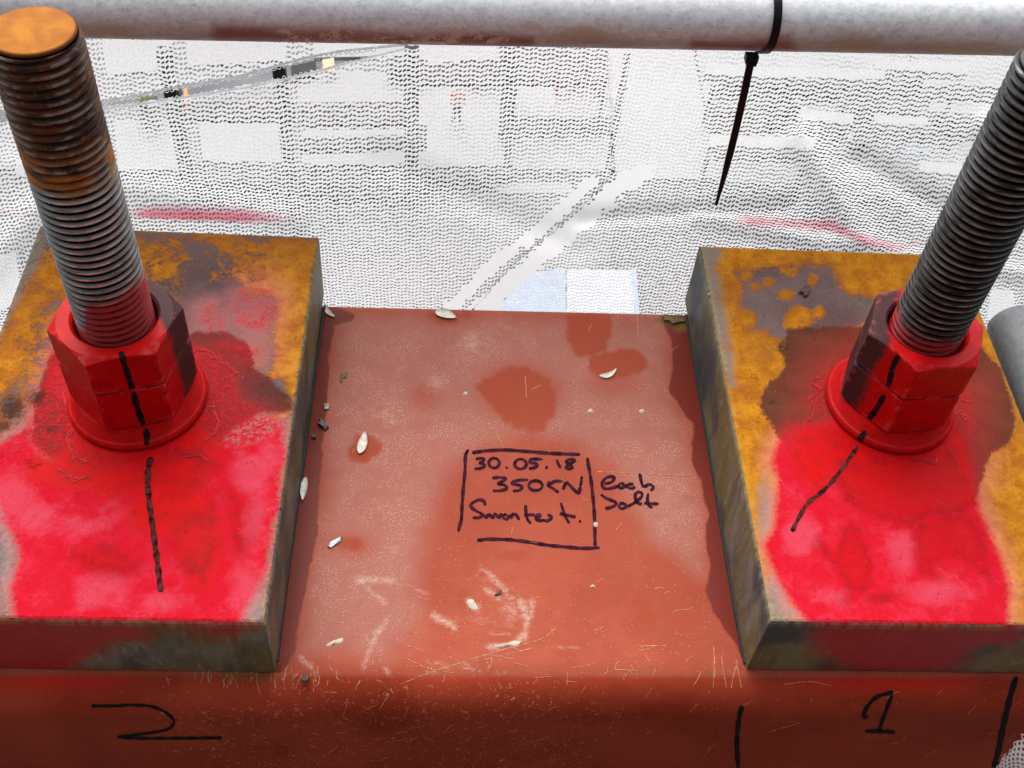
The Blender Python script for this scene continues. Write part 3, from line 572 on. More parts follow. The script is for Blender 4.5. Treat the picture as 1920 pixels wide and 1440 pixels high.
def dirt_seam(pl, pxs, label):
    w = on_z(pxs, .0); V, Fs = tube(np.c_[w[:, :2], np.full(len(w), .0006)], .0016, 6); o = obj('sealant_bead', V, Fs, M_gap, pl); return o
dirt_seam(plateL, resample([(609, 575), (592, 690), (572, 845), (550, 1000), (530, 1150), (519, 1240)], 20), '')
dirt_seam(plateR, resample([(1287, 592), (1308, 720), (1335, 880), (1362, 1050), (1388, 1200), (1397, 1245)], 20), '')

# ------------------------------------------------------------------ threaded bolts, nuts, washers
RB, PITCH = .0280, .0062
def bolt(ax, z0, z1, m_thread, label):
    n = 80; th = np.arange(n) * 2 * math.pi / n; zs = np.arange(z0, z1 - .0028, PITCH / 9); R, cr = [], []
    for z in zs:
        ph = (z / PITCH - th / (2 * math.pi)) % 1.
        d = np.abs(ph - .5) * 2; h = np.clip((1 - d) * 1.22, 0, 1); h = np.sin(h * math.pi / 2)
        lim = np.minimum(1, (z1 - z) / .005)                    # the thread runs out into the chamfer
        r = (RB - .0038) + .0038 * h * lim
        R.append(np.c_[ax[0] + r * np.cos(th), ax[1] + r * np.sin(th), np.full(n, z)]); cr.append(h)
    V, Fs = rings(R)
    o = obj('threaded_bolt', V, Fs, m_thread, org=(*ax, z0), smooth=True, attrs=dict(crest=np.concatenate(cr)))
    rr = [(RB - .0034, z1 - .003), (RB - .0024, z1 - .0020), (RB - .0024, z1 - .0009), (RB - .0031, z1 - .0003), (RB - .0036, z1), (RB - .0045, z1 + .0001), (.012, z1), (.0004, z1)]
    V, Fs = rings([np.c_[ax[0] + r * np.cos(th), ax[1] + r * np.sin(th), np.full(n, z)] for r, z in rr], True, False, True)
    obj('bolt_end', V, Fs, M_cap if 'orange' in label else M_cap2, o, smooth=True, attrs=dict(rimdark=np.repeat([1, 1, 1, .9, .5, 0, 0, 0], n)))
    return tag(o, label, 'bolt', 'threaded bolts with red nuts')
AL, AR = (-.2905, .8306), (.3345, .8385); RC = .0493; TW, HS, HN = .016, .059, .0967; HT = .4138
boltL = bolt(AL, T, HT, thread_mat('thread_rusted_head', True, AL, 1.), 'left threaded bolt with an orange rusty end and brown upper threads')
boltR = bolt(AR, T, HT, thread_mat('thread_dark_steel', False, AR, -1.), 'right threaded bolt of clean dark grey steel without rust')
def nut(name, ax, a0, z0, z1, ctop, cbot, m, label):
    n = 144; th = np.arange(n) * 2 * math.pi / n + a0 - math.pi / 2; ap = RC * math.cos(math.pi / 6)
    k = ((th - (a0 - math.pi / 2)) % (math.pi / 3)) - math.pi / 6; rh = np.minimum(ap / np.cos(k), RC * .996)
    c = lambda r, z: np.c_[ax[0] + r * np.cos(th), ax[1] + r * np.sin(th), np.full(n, 0.) + z]
    rc = ap * .985; zt = z1 - (rh - rc) * ctop; zb = z0 + (rh - rc) * cbot
    R = [c(.0315, z0), c(rc, z0), c(rh - .0004, zb), c(rh, zb + .0006)]
    R += [c(rh, zb + .0006 + (zt - zb - .0012) * q) for q in (.25, .5, .75)]
    R += [c(rh, zt - .0006), c(rh - .0005, zt), c(rc, z1), c(.0330, z1), c(.0312, z1 - .0016), c(.0305, z1 - .004), c(.0300, z0)]
    rim = np.zeros((len(R), n)); rim[[2, 3, 7, 8]] = 1; rim[9] = .8; rim[3:8, :][:, np.abs(np.abs(k) - math.pi / 6) < .05] = 1
    V, Fs = rings(R); o = obj(name, V, Fs, m, org=(*ax, z0), attrs=dict(rim=rim.ravel())); return o
def washer(ax, m, label):
    n = 96; th = np.arange(n) * 2 * math.pi / n; r0 = .0544; pr = [(.0300, T), (r0 - .001, T), (r0, T + .002), (r0, T + .0045), (r0 - .0012, T + .0068), (r0 - .003, T + .0078), (.0478, T + .0125), (.0455, T + TW), (.0300, T + TW)]
    V, Fs = rings([np.c_[ax[0] + r * np.cos(th), ax[1] + r * np.sin(th), np.full(n, z)] for r, z in pr]); return obj('washer', V, Fs, m, org=(*ax, T))
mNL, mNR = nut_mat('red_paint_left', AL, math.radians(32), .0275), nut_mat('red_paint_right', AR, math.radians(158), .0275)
mW = nut_mat('red_paint_washer', AL, math.radians(80), .2)
aL, aR = .2698 - math.pi / 6, -.3972
sets = []
for ax, a0, m, side, mark in ((AL, aL, mNL, 'left', None), (AR, aR, mNR, 'right', None)):
    tip = 'orange tipped bolt' if side == 'left' else 'dark steel bolt'
    wa = washer(ax, mW, ''); tag(wa, f'round red washer on the {side} plate under the nuts of the {tip}', 'washer', 'red washers')
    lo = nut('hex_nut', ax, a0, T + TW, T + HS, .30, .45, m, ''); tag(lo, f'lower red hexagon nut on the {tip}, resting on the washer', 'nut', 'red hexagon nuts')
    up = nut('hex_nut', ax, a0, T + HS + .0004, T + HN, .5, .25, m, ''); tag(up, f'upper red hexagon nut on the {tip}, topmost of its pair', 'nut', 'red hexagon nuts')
    sets.append((wa, lo, up))
def q4(L, ox, oy, k=3): return [(ox + x / k, oy + y / k) for x, y in L]
for side, up, lo, wa, pl, w in (
    (0, q4([(680, 776), (700, 850), (730, 940), (752, 1010)], 0, 400), q4([(750, 1004), (775, 1100), (800, 1170), (824, 1232)], 0, 400), q4([(820, 1210), (826, 1260), (822, 1305)], 0, 400), [(283, 857), (277, 890), (279, 933), (287, 991), (293, 1040), (299, 1085), (302, 1110)], 11),
    (1, q4([(1215, 796), (1180, 870), (1160, 960), (1124, 1034)], 1280, 400), q4([(1136, 1020), (1090, 1100), (1050, 1160), (1024, 1246)], 1280, 400), q4([(1030, 1226), (1006, 1258), (986, 1285)], 1280, 400), [(1609, 836), (1591, 862), (1564, 898), (1538, 925), (1515, 943), (1498, 970), (1485, 997)], 10)):
    for o, st in ((sets[side][2], up), (sets[side][1], lo), (sets[side][0], wa), ((plateL, plateR)[side], pl)):
        marker('marker_line', [(st, w * (.8 if o is plateR else 1))], o, M_torque if o not in (plateL, plateR) else M_torque2, w, lift=.0003)

M_ridge = simple('dried_red_paint', (.42, .010, .015), .45, 0, .3, 200, .1)
rg = random.Random(5)
def squiggle(L, amp, rad): return [[(x + rg.gauss(0, amp), y + rg.gauss(0, amp)) for x, y in resample(L, rad)] for _ in range(2)]
for pl, lines in ((plateL, ([(118, 730), (125, 765), (150, 795), (128, 815), (135, 850), (165, 865)], [(365, 660), (385, 655), (405, 672), (430, 690), (445, 700)], [(395, 760), (412, 790), (400, 815), (380, 825)], [(110, 880), (140, 900), (170, 895)], [(340, 860), (365, 850), (390, 862)])),
                  (plateR, ([(1540, 708), (1522, 715), (1535, 735), (1516, 750), (1522, 775), (1512, 792)], [(1718, 862), (1750, 868), (1758, 858)], [(1788, 780), (1805, 775), (1812, 792)], [(1800, 745), (1815, 752)]))):
    st = [q for L in lines for q in squiggle(L, 2.6, 9)]
    o = marker('paint_ridge', st, pl, M_ridge, 1.8, lift=.0006); o['kind'] = 'stuff'; o['label'] = 'crusty ridges of dried red paint round the washer'

# ------------------------------------------------------------------ galvanised scaffold tubes and the cable tie
def tube_line():
    r = .0275; d1, d2 = rays([(160, 72), (1900, 105)]); n = np.cross(d1, d2); n /= np.linalg.norm(n)
    if n[2] < 0: n = -n
    e = np.cross(n, (1, 0, 0)); ya = 1.075; out = []
    for x in (-1.0, 1.1):                                      # on the plane n.(X-CAM) = r, at y = ya
        out.append((x, ya, CAM[2] + (r - n[0] * (x - CAM[0]) - n[1] * (ya - CAM[1])) / n[2]))
    return np.array(out), r
TL, TR_ = tube_line()
def big_tube(name, A0, A1, r, mat, nseg, attrs=None, hollow=False):
    n = 64; L = A1 - A0; t = L / np.linalg.norm(L); a = np.cross(t, (0, 0, 1)); a /= np.linalg.norm(a); b = np.cross(a, t)
    th = np.arange(n) * 2 * math.pi / n; R = []
    for s in np.linspace(0, 1, nseg): R.append(A0 + L * s + r * (np.cos(th)[:, None] * a + np.sin(th)[:, None] * b))
    ins = [A0 + L * s + (r - .004) * (np.cos(th)[:, None] * a + np.sin(th)[:, None] * b) for s in (1, 0)]
    R = [ins[1]] + R + [ins[0]] + [ins[0] - t * .3]
    V, Fs = rings(R, True, False, True); V = np.asarray(V)
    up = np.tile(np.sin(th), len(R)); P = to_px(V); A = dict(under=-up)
    A.update(attrs(P) if attrs else {}); return V, Fs, A
def tube_attrs(P):
    sp = []
    r_ = random.Random(3)
    for i in range(26): sp.append((r_.gauss(800, 130), r_.uniform(52, 82), r_.uniform(4, 12), r_.uniform(2, 4)))
    sp += [(1085, 62, 40, 12), (720, 60, 8, 6), (1000, 50, 14, 8), (860, 62, 16, 6), (632, 62, 14, 4)]
    return dict(redpaint=np.maximum(sdf(P, [(400, 45), (780, 50), (900, 60), (1000, 70), (1000, 110), (400, 100)]), sdf(P, [(1290, 60), (1480, 62), (1500, 110), (1290, 110)])) , splash=spots(P, sp), ochre=spots(P, [(190, 60, 60, 24), (1610, 80, 40, 22), (1090, 60, 60, 20), (1800, 85, 70, 24)]))
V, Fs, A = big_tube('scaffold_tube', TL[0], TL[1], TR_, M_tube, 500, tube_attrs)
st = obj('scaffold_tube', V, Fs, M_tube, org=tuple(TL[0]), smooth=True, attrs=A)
tag(st, 'long pale galvanised scaffold tube across the top in front of the white netting', 'scaffold tube')
pa = on_z([(1906, 600), (1975, 760)], .045); dirp = (pa[1] - pa[0]) / np.linalg.norm(pa[1] - pa[0])
pa0 = np.array([.5165, .985, .0265]); pa1 = np.array([.506, .60, .0265])
V, Fs, A = big_tube('scaffold_tube', pa0, pa1, .0262, M_tube2, 60, lambda P: dict(redpaint=P[:, 0] * 0 - 4, splash=P[:, 0] * 0 - 4, ochre=P[:, 0] * 0 - 4))
t2 = obj('scaffold_tube', V, Fs, M_tube2, org=tuple(pa0), smooth=True, attrs=A)
tag(t2, 'short dull grey tube end lying beside the right plate at the photo edge', 'scaffold tube')

def cable_tie():
    d = (TL[1] - TL[0]) / np.linalg.norm(TL[1] - TL[0]); x0 = on_y([(1449, 70)], 1.05)[0][0]
    c = TL[0] + d * ((x0 - TL[0][0]) / d[0]); r = TR_ + .0007; e = empty('cable_tie', tuple(c - np.array([0, r, 0])))
    tag(e, 'black nylon cable tie round the tube with a long tail hanging before the net', 'cable tie')
    a = np.array([0, -1., 0]); b = np.array([0, 0, 1.]); hw = .0033; V, Fs = [], []
    ts = np.linspace(-2.0, 4.0, 60)
    for i, t in enumerate(ts):
        sk = d * (-.010 * (1 - (math.cos(t + .3) + 1) / 2) * (1 if t < 0 else .2)); o = c + sk
        n = math.cos(t) * a + math.sin(t) * b
        V += [o - d * hw + n * r, o + d * hw + n * r, o + d * hw + n * (r + .0014), o - d * hw + n * (r + .0014)]
        if i:
            k = 4 * i
            for j in range(4): Fs.append((k - 4 + j, k - 4 + (j + 1) % 4, k + (j + 1) % 4, k + j))
    obj('strap', V, Fs, M_black, e)
    top = on_y([(1409, 108)], 1.047)[0]; tip = on_y([(1342, 383)], 1.052)[0]
    V, Fs = box(top + np.array([0, 0, 0]), (.0105, .0075, .0062)); V2, F2 = box(top + np.array([0, -.0030, -.0015]), (.0086, .0045, .0074))
    obj('head', *join((V, Fs), (V2, F2)), M_black, e)
    V, Fs = [], []; ax = (tip - top) / np.linalg.norm(tip - top); sx = np.array([1, 0, 0]) - ax * ax[0]; sx /= np.linalg.norm(sx); ny = np.cross(sx, ax); ny = ny if ny[1] < 0 else -ny
    for i in range(41):
        s = i / 40; w = .0032 * (1 if s < .62 else 1 - .62 * (s - .62) / .38); cc = top + (tip - top) * s + ny * (.004 * math.sin(s * 3.0)) + sx * .0003 * math.sin(s * 3.1)
        V += [cc - sx * w, cc + sx * w, cc + sx * w + ny * .0013, cc - sx * w + ny * .0013]
        if i:
            k = 4 * i
            for j in range(4): Fs.append((k - 4 + j, k - 4 + (j + 1) % 4, k + (j + 1) % 4, k + j))
    Fs.append((160, 161, 162, 163)); obj('tail', V, Fs, M_black, e)
cable_tie()

# ------------------------------------------------------------------ debris netting
NY = 1.112
FOLDS = [((.30, .14), (.42, -.01), .016, .016), ((.36, .12), (.52, .03), .013, -.012), ((.22, .03), (.60, -.03), .012, .010), ((.48, .16), (.62, .05), .018, .014), ((.10, .02), (.30, .055), .012, -.010), ((-.45, .08), (-.20, .03), .02, .008), ((-.10, .10), (.10, -.02), .02, -.008), ((-.52, -.05), (-.38, .10), .018, .014)]
def fold(X, Z):
    P = np.stack([np.ravel(X), np.ravel(Z)], 1).astype(float); o = np.zeros(len(P))
    for a, b, w, h in FOLDS: o += .55 * h * np.exp(-(seg_dist(P, (a, b), False) / w) ** 2)
    return o.reshape(np.shape(X))
def net_y(X, Z):
    return NY + .012 * np.sin(X * 5.2 + .6) * np.cos(Z * 6) + .006 * np.sin(X * 13 + Z * 9) + .02 * np.clip(-Z, 0, .4) + fold(X, Z)
slit_top = [(-900, 235), (60, 203), (190, 190), (330, 164), (450, 142), (560, 112), (640, 96), (760, 84), (900, 78)]
slit_bot = [(-900, 262), (60, 225), (200, 204), (330, 186), (450, 166), (560, 143), (640, 122), (760, 92), (900, 78)]
seam1 = [(835, 586), (940, 482), (1000, 440), (1035, 410), (1075, 372), (1108, 338)]
seam2 = [(892, 590), (1010, 482), (1060, 440), (1107, 400), (1160, 350), (1205, 322)]
div = [(700, 760), (850, 620), (975, 482), (1030, 440), (1071, 405), (1117, 362), (1150, 320), (1146, 200), (1140, 60), (1140, -200)]
def poly_y(L, x): L = np.array(L); return np.interp(x, L[:, 0], L[:, 1])
def poly_x(L, y): L = np.array(L)[::-1]; return np.interp(y, L[:, 1], L[:, 0])
def stain_at(P):                                          # pink spray that drifted on to the net
    o = np.zeros(len(P))
    for L, w, up, x0, x1, k in (([(-60, 402), (60, 400), (250, 404), (420, 410), (560, 415), (720, 432)], 8, 26, 190, 640, 1.), ([(-200, 404), (200, 404)], 9, 18, -200, 230, .5), ([(1300, 410), (1450, 418), (1560, 424), (1620, 452), (1690, 466), (1760, 442), (1850, 396)], 15, 18, 1320, 1850, .72)):
        y = poly_y(L, P[:, 0]); d = P[:, 1] - y; fade = np.clip((P[:, 0] - x0) / 90, 0, 1) * np.clip((x1 - P[:, 0]) / 180, 0, 1)
        o = np.maximum(o, k * fade * np.exp(-(d / np.where(d < 0, up, w)) ** 2))
    return -2.1 + 3.3 * o
def net_sheet(name, keep, rot, label, px=.0039, pz=.0050):
    nx, nz = int(1.75 / px), int(.66 / pz); c, s = math.cos(rot), math.sin(rot); c0 = np.array([.0, -.03])
    i = np.arange(nx + 1); j = np.arange(nz + 1); I, J = np.meshgrid(i, j)
    ph = rng.uniform(0, 6.28, nz + 1)[:, None] * .25 + J * .35 + 1.2 * np.sin(I * .021 + J * .05)
    wav = .27 * pz * (np.sin(I * 2 * math.pi / 3.7 + ph) + .35 * np.sin(I * 2 * math.pi / 7.3 + ph * 1.7))
    a = (I - nx / 2) * px + .0005 * np.sin(J * .9 + I * .05); b = (J - nz / 2) * pz + wav + .0022 * np.sin(I * .045 + 1) + .0014 * np.sin(I * .11 + J * .12)
    def place(a, b):
        X = c0[0] + a * c - b * s; Z = c0[1] + a * s + b * c; return np.stack([X, net_y(X, Z), Z], -1)
    G = place(a, b).reshape(-1, 3); idx = np.arange(len(G)).reshape(nz + 1, nx + 1)
    A0, A1, A2, A3 = idx[:-1, :-1].ravel(), idx[:-1, 1:].ravel(), idx[1:, 1:].ravel(), idx[1:, :-1].ravel()
    cen = (G[A0] + G[A1] + G[A2] + G[A3]) / 4; Pc = to_px(cen); K = keep(Pc)
    A0, A1, A2, A3, cen, Pc = A0[K], A1[K], A2[K], A3[K], cen[K], Pc[K]; n = len(A0)
    ex = (G[A1] - G[A0] + G[A2] - G[A3]) / 2; ez = (G[A3] - G[A0] + G[A2] - G[A1]) / 2
    big = .5 + .5 * np.sin(Pc[:, 0] * .011 + 1.3 * np.sin(Pc[:, 1] * .012)) * np.cos(Pc[:, 1] * .016 + .5)
    hw = .44 + .035 * rng.standard_normal(n); hh = .225 + .03 * big + .03 * rng.standard_normal(n)
    mid = np.clip(sdf(Pc, [(560, 420), (900, 370), (1040, 400), (930, 480), (800, 620), (560, 600)]) , 0, 1)
    hh *= 1 - .12 * mid; hh *= 1 + .22 * np.clip((Pc[:, 1] - 325) / 60, 0, 1) * np.where(Pc[:, 0] > 1120, 1, np.where(Pc[:, 0] < 640, .7, .25)); sl_ = .10 + .05 * rng.standard_normal(n)
    sm = np.maximum(line_sdf(Pc, (seam1, 11)), line_sdf(Pc, (seam2, 17))) * 20 + rng.normal(0, 2.5, n)
    between = inside(Pc, seam1 + seam2[::-1]); hh = np.where(between, hh * 1.35, hh); hh = np.where(sm > 0, .0, hh)
    hh = np.clip(hh, .004, .34); hw = np.clip(hw, .01, .475); off = .03 * rng.standard_normal((n, 2))
    o = cen + ex * off[:, :1] + ez * off[:, 1:]
    col = lambda p, q, r: o + ex * (p * hw + 0 * q)[:, None] + ez * (q * hh + p * sl_)[:, None]
    one = np.ones(n); inn = [col(-.62 * one, -one, 0), col(one, -.55 * one, 0), col(.62 * one, one, 0), col(-one, .55 * one, 0)]
    V = np.concatenate([G] + inn); k = len(G); B = [k + m * n + np.arange(n) for m in range(4)]
    Q = np.concatenate([np.stack(q, 1) for q in ((A0, A1, B[1], B[0]), (A1, A2, B[2], B[1]), (A2, A3, B[3], B[2]), (A3, A0, B[0], B[3]))])
    sq = np.tile(sm > 0, 4); o = None
    for sel, nm in ((~sq, name), (sq, 'seam_tape')):               # the woven field, then the closed stitched seam
        q = Q[sel]
        if not len(q): continue
        used = np.unique(q); re = np.full(len(V), -1); re[used] = np.arange(len(used)); v = V[used]
        ob = obj(nm, v, re[q].tolist(), M_net, o, org=(float(v[:, 0].mean()), NY, float(v[:, 2].min())), smooth=True, attrs=dict(stain=stain_at(to_px(v))))
        o = o or ob
    return tag(o, label, 'debris netting', 'white debris netting sheets')
def left_of(P): return P[:, 0] < poly_x(div, P[:, 1])
below = lambda P: P[:, 1] > poly_y(slit_bot, P[:, 0])
tubez = 40
netC = net_sheet('debris_net', lambda P: (P[:, 0] < 895) & (P[:, 1] < poly_y(slit_top, P[:, 0])) & (P[:, 1] > -260), -.05, 'upper left strip of white debris netting above the open slit')
netL = net_sheet('debris_net', lambda P: left_of(P) & below(P) & (P[:, 1] < 900), .0, 'left sheet of white debris netting between the slit and the diagonal seam')
netR = net_sheet('debris_net', lambda P: ~left_of(P) & (P[:, 1] < 900) & (P[:, 1] > -260), -.062, 'right sheet of white debris netting with pink stained folds behind the dark bolt')
def ribbon(name, L, wpx, parent, mat, yoff=-.004, z=0):
    p = resample(L, 8); t = np.gradient(p, axis=0); t /= np.hypot(*t.T)[:, None]; nn = np.stack([-t[:, 1], t[:, 0]], 1); V, Fs = [], []
    def on_net(q):
        w = on_y([q], NY)[0]
        for _ in range(3): w = on_y([q], float(net_y(w[0], w[2])) + yoff)[0]
        return w
    for i in range(len(p)):
        w = wpx * (1 + .12 * math.sin(i * .7) + .1 * rng.standard_normal())
        V += [on_net(p[i] + nn[i] * w / 2), on_net(p[i]) + np.array([0, -.0015, 0]), on_net(p[i] - nn[i] * w / 2)]
        if i: k = 3 * i; Fs += [(k - 3, k - 2, k + 1, k), (k - 2, k - 1, k + 2, k + 1)]
    return obj(name, V, Fs, mat, parent, smooth=True, attrs=dict(stain=np.full(len(V), -5.)))
def hem(L, parent, sgn, x0, x1):
    ribbon('hem', [q for q in L if -100 < q[0] < 860], 5, parent, M_net, -.002)
    parts = []
    for x in np.arange(x0, x1, 10.5):
        y = float(poly_y(L, x)); q = [(x, y), (x + 3, y + 9 * sgn), (x + 7, y + 8 * sgn), (x + 10, float(poly_y(L, x + 10)))]
        q = np.array(q) + rng.normal(0, 1, (4, 2)); w = on_y(resample(q, 3), NY - .003); parts.append(tube(w, .00035, 4))
    obj('edge_thread', *join(*parts), M_net, parent, attrs=dict(stain=np.full(sum(len(p[0]) for p in parts), -5.)))['kind'] = 'stuff'
hem(slit_top, netC, .6, -60, 700); hem(slit_bot, netL, -.6, -60, 700)

# crumpled end of netting at the lower right corner, in front of the beam
def scrap():
    n = 70; V = []; Fs = []
    o = on_y([(1922, 1418)], .588)[0]; px = .0028
    G = np.array([[o + np.array([(i - 18) * px + .0009 * math.sin(j * 1.1), .004 * math.sin(i * .5) + .003 * math.sin(j * .4 + i * .2) + 1.1 * (j - n + 20) * px, (j - n + 20) * px - .6 * (i - 18) * px * -1.0]) for i in range(n)] for j in range(n)])
    V = list(G.reshape(-1, 3)); idx = lambda j, i: j * n + i
    for j in range(n - 1):
        for i in range(n - 1):
            a = [idx(j, i), idx(j, i + 1), idx(j + 1, i + 1), idx(j + 1, i)]; c = sum(V[q] for q in a) / 4; k = len(V); pc = to_px([c])[0]
            if pc[1] < 1440 - (pc[0] - 1866) * 1.25 + 5 * math.sin(pc[0] * .3): continue
            for q, f in zip(a, (.5, .56, .5, .56)): V.append(c + (V[q] - c) * np.array([f, f, f * .7]))
            for q in range(4): Fs.append((a[q], a[(q + 1) % 4], k + (q + 1) % 4, k + q))
    e = obj('debris_net', V, Fs, M_net, org=tuple(o), attrs=dict(stain=np.full(len(V), -5.)))
    tag(e, 'small corner of white netting in front of the beam at bottom right', 'debris netting')
scrap()

# ------------------------------------------------------------------ petals, chips and crumbs on the beam
M_petal = simple('dried_petal', (.60, .57, .48), .6, 0, .18, 300, bump=.3)
M_chip, M_silver, M_leaf, M_brown = simple('dark_chip', (.05, .055, .055), .5, .2, .5, 500), simple('silver_foil', (.16, .19, .18), .35, .5, .3, 300), simple('dry_leaf', (.12, .09, .02), .7, 0, .5, 300), simple('brown_husk', (.07, .03, .02), .7, 0, .5, 300)
M_splash = simple('dried_splash', (.50, .43, .33), .8, 0, .15, 500, bump=.5)
def petal(px_, ln, wd, ang, bend, mat, name, label, cat, group=None, z=.0004, cup=.25):
    S = 2000; c = on_z([px_], 0)[0]; k = np.linalg.norm(c - CAM) / F; l, w = ln * k * 1.08, wd * k * 1.08
    a = math.radians(ang); V, Fs = [], []; n = 12; m = 5
    for side in (0, 1):
        for i in range(n + 1):
            s = i / n; hw = w / 2 * (math.sin(math.pi * s ** .8) ** .75 + .02)
            for j in range(m):
                t = (j / (m - 1) - .5) * 2; x = (s - .5) * l; y = t * hw + bend * l * (4 * (s - .5) ** 2 - .3)
                zz = z + cup * w * (t * t) * .5 * math.sin(math.pi * s) + .12 * l * (s - .5) ** 2 * 2 + (0 if side == 0 else .0007)
                V.append((c[0] + x * math.cos(a) + y * math.sin(a), c[1] - x * math.sin(a) * 1.35 + y * math.cos(a) * 1.2, zz))
    N = (n + 1) * m
    for i in range(n):
        for j in range(m - 1):
            q = i * m + j; Fs.append((q, q + m, q + m + 1, q + 1)); Fs.append((N + q, N + q + 1, N + q + m + 1, N + q + m))
    per = [i * m for i in range(n + 1)] + [n * m + j for j in range(1, m)] + [i * m + m - 1 for i in range(n - 1, -1, -1)] + [j for j in range(m - 2, 0, -1)]
    for i in range(len(per)): a1, b1 = per[i], per[(i + 1) % len(per)]; Fs.append((a1, b1, N + b1, N + a1))
    o = obj(name, V, Fs, mat, org=tuple(c), smooth=True); tag(o, label, cat, group); return o
G1 = 'dried white petals on the beam'
petal((616, 585), 30, 9, 48, .12, M_petal, 'dried_petal', 'slim white petal at the back corner of the left plate', 'petal', G1)
petal((836, 591), 38, 17, 14, -.06, M_petal, 'dried_petal', 'broad white petal at the back edge of the beam', 'petal', G1)
petal((1141, 703), 34, 9, -22, .14, M_petal, 'dried_petal', 'thin curled white petal in the reddish oval patch on the right', 'petal', G1)
petal((680, 832), 36, 16, -78, .03, M_petal, 'dried_petal', 'white petal in a round reddish patch left of the writing', 'petal', G1)
petal((570, 918), 36, 12, 92, .03, M_petal, 'dried_petal', 'white petal lying against the side of the left plate', 'petal', G1)
def chip(px_, outline, h, mat, name, label, cat, group=None, z=.0003):
    w = on_z([(px_[0] + x, px_[1] + y) for x, y in outline], 0); V, Fs = prism(w, z, z + h); V = np.array(V)
    V[len(w):, :2] += (V[len(w):, :2].mean(0) - V[len(w):, :2]) * .15; V[len(w):, 2] += rng.uniform(-.3, .3, len(w)) * h
    o = obj(name, V, Fs, mat, org=(*w.mean(0)[:2], 0)); tag(o, label, cat, group); return o
chip((628, 1018), [(-14, 9), (-9, -1), (6, -11), (14, -12), (12, -2), (0, 6), (-9, 12)], .0012, M_silver, 'foil_chip', 'silver grey chip with a pale rim lying left of the writing box', 'chip')
G2 = 'dark crumbs on the beam'
chip((607, 801), [(-12, -4), (-3, -10), (4, -3), (10, 2), (3, 9), (-2, 3)], .003, M_chip, 'paint_chip', 'dark jagged chip beside the left plate', 'chip', G2)
chip((612, 764), [(-5, -6), (6, -5), (5, 5), (-4, 6)], .002, M_silver, 'paint_chip', 'small square grey chip above the dark jagged one', 'chip', G2)
chip((588, 820), [(-4, -3), (3, -4), (5, 3), (-3, 4)], .002, M_chip, 'paint_chip', 'tiny black chip below the jagged one, close to the left plate', 'chip', G2)
chip((602, 790), [(-4, -4), (3, -2), (1, 5)], .002, M_chip, 'paint_chip', 'tiny black triangular chip just above the jagged one', 'chip', G2)
chip((645, 707), [(-8, 10), (-6, -6), (2, -11), (7, -9), (4, 2), (-1, 4), (-3, 12)], .0008, M_leaf, 'leaf_fragment', 'small olive brown leaf fragment near the upper left of the beam top', 'leaf')
chip((573, 1272), [(-8, 6), (-6, -5), (3, -8), (8, -3), (6, 6), (-1, 9)], .003, M_brown, 'seed_husk', 'round dark brown husk just below the corner of the left plate', 'husk')
chip((934, 1113), [(-7, 5), (-2, -2), (7, -6), (4, 2)], .0015, M_brown, 'bark_crumb', 'tiny dark brown crumb below the writing box', 'crumb')
chip((1262, 601), [(-22, -6), (-8, -4), (4, -1), (18, -2), (24, 4), (10, 6), (0, 9), (-8, 3), (-18, 2)], .0022, M_leaf, 'leaf_fragment', 'crumbly brown leaf litter at the back corner beside the right plate', 'leaf')
chip((1470, 653), [(-12, 2), (-4, -8), (8, -12), (9, -4), (4, 8), (-2, 10), (-5, 4)], .003, M_brown, 'paint_flake', 'curled dark flake on the orange right plate', 'flake', None, T + .0004).location.z += 0
tw_ = on_z([(1327, 548), (1323, 582)], T + .001); tw2 = np.array([on_z([(1329, 551)], T + .002)[0], on_z([(1323, 580)], T * .55)[0]]); 
V, Fs = tube(np.linspace(tw2[0], tw2[1], 4), .0007, 6); tag(obj('straw', V, Fs, M_petal, org=tuple(tw2[0])), 'pale bit of straw on the upper left edge of the right plate', 'straw')
def blob(px_, outline, mat):
    w = on_z([(px_[0] + x, px_[1] + y) for x, y in resample(outline + outline[:1], 3)[:-1]], 0); c = w.mean(0); R = []
    for f, z in ((1, .00015), (.8, .0007), (.45, .0012), (.1, .0014)):
        q = c + (w - c) * f; q[:, 2] = z + rng.normal(0, .00012, len(w)); R.append(q)
    V, Fs = rings(R, True, False, True); o = obj('dried_splash', V, Fs, mat, beam, smooth=True); o['label'] = 'pale cream dried splash on the beam'
blob((884, 1134), [(-9, -8), (2, -10), (10, 2), (12, 8), (2, 9), (-6, 2)], M_splash)
blob((627, 1204), [(-16, 6), (-8, 0), (2, -4), (14, -8), (16, -2), (6, 5), (-2, 4), (-8, 9)], M_splash)
blob((960, 1208), [(-36, 4), (-10, -2), (4, -6), (16, -4), (6, 4), (-6, 3), (-20, 6)], M_splash)
blob((1203, 772), [(-5, -2), (2, -5), (6, 0), (0, 4)], M_splash); blob((1107, 771), [(-6, 1), (0, -5), (6, 2), (0, 4)], M_splash); blob((873, 738), [(-5, 1), (0, -4), (5, 1), (0, 4)], M_splash); blob((1111, 1100), [(-6, 2), (0, -4), (6, 2)], M_splash); blob((1117, 984), [(-4, -4), (3, -4), (4, 3), (-3, 4)], M_splash)

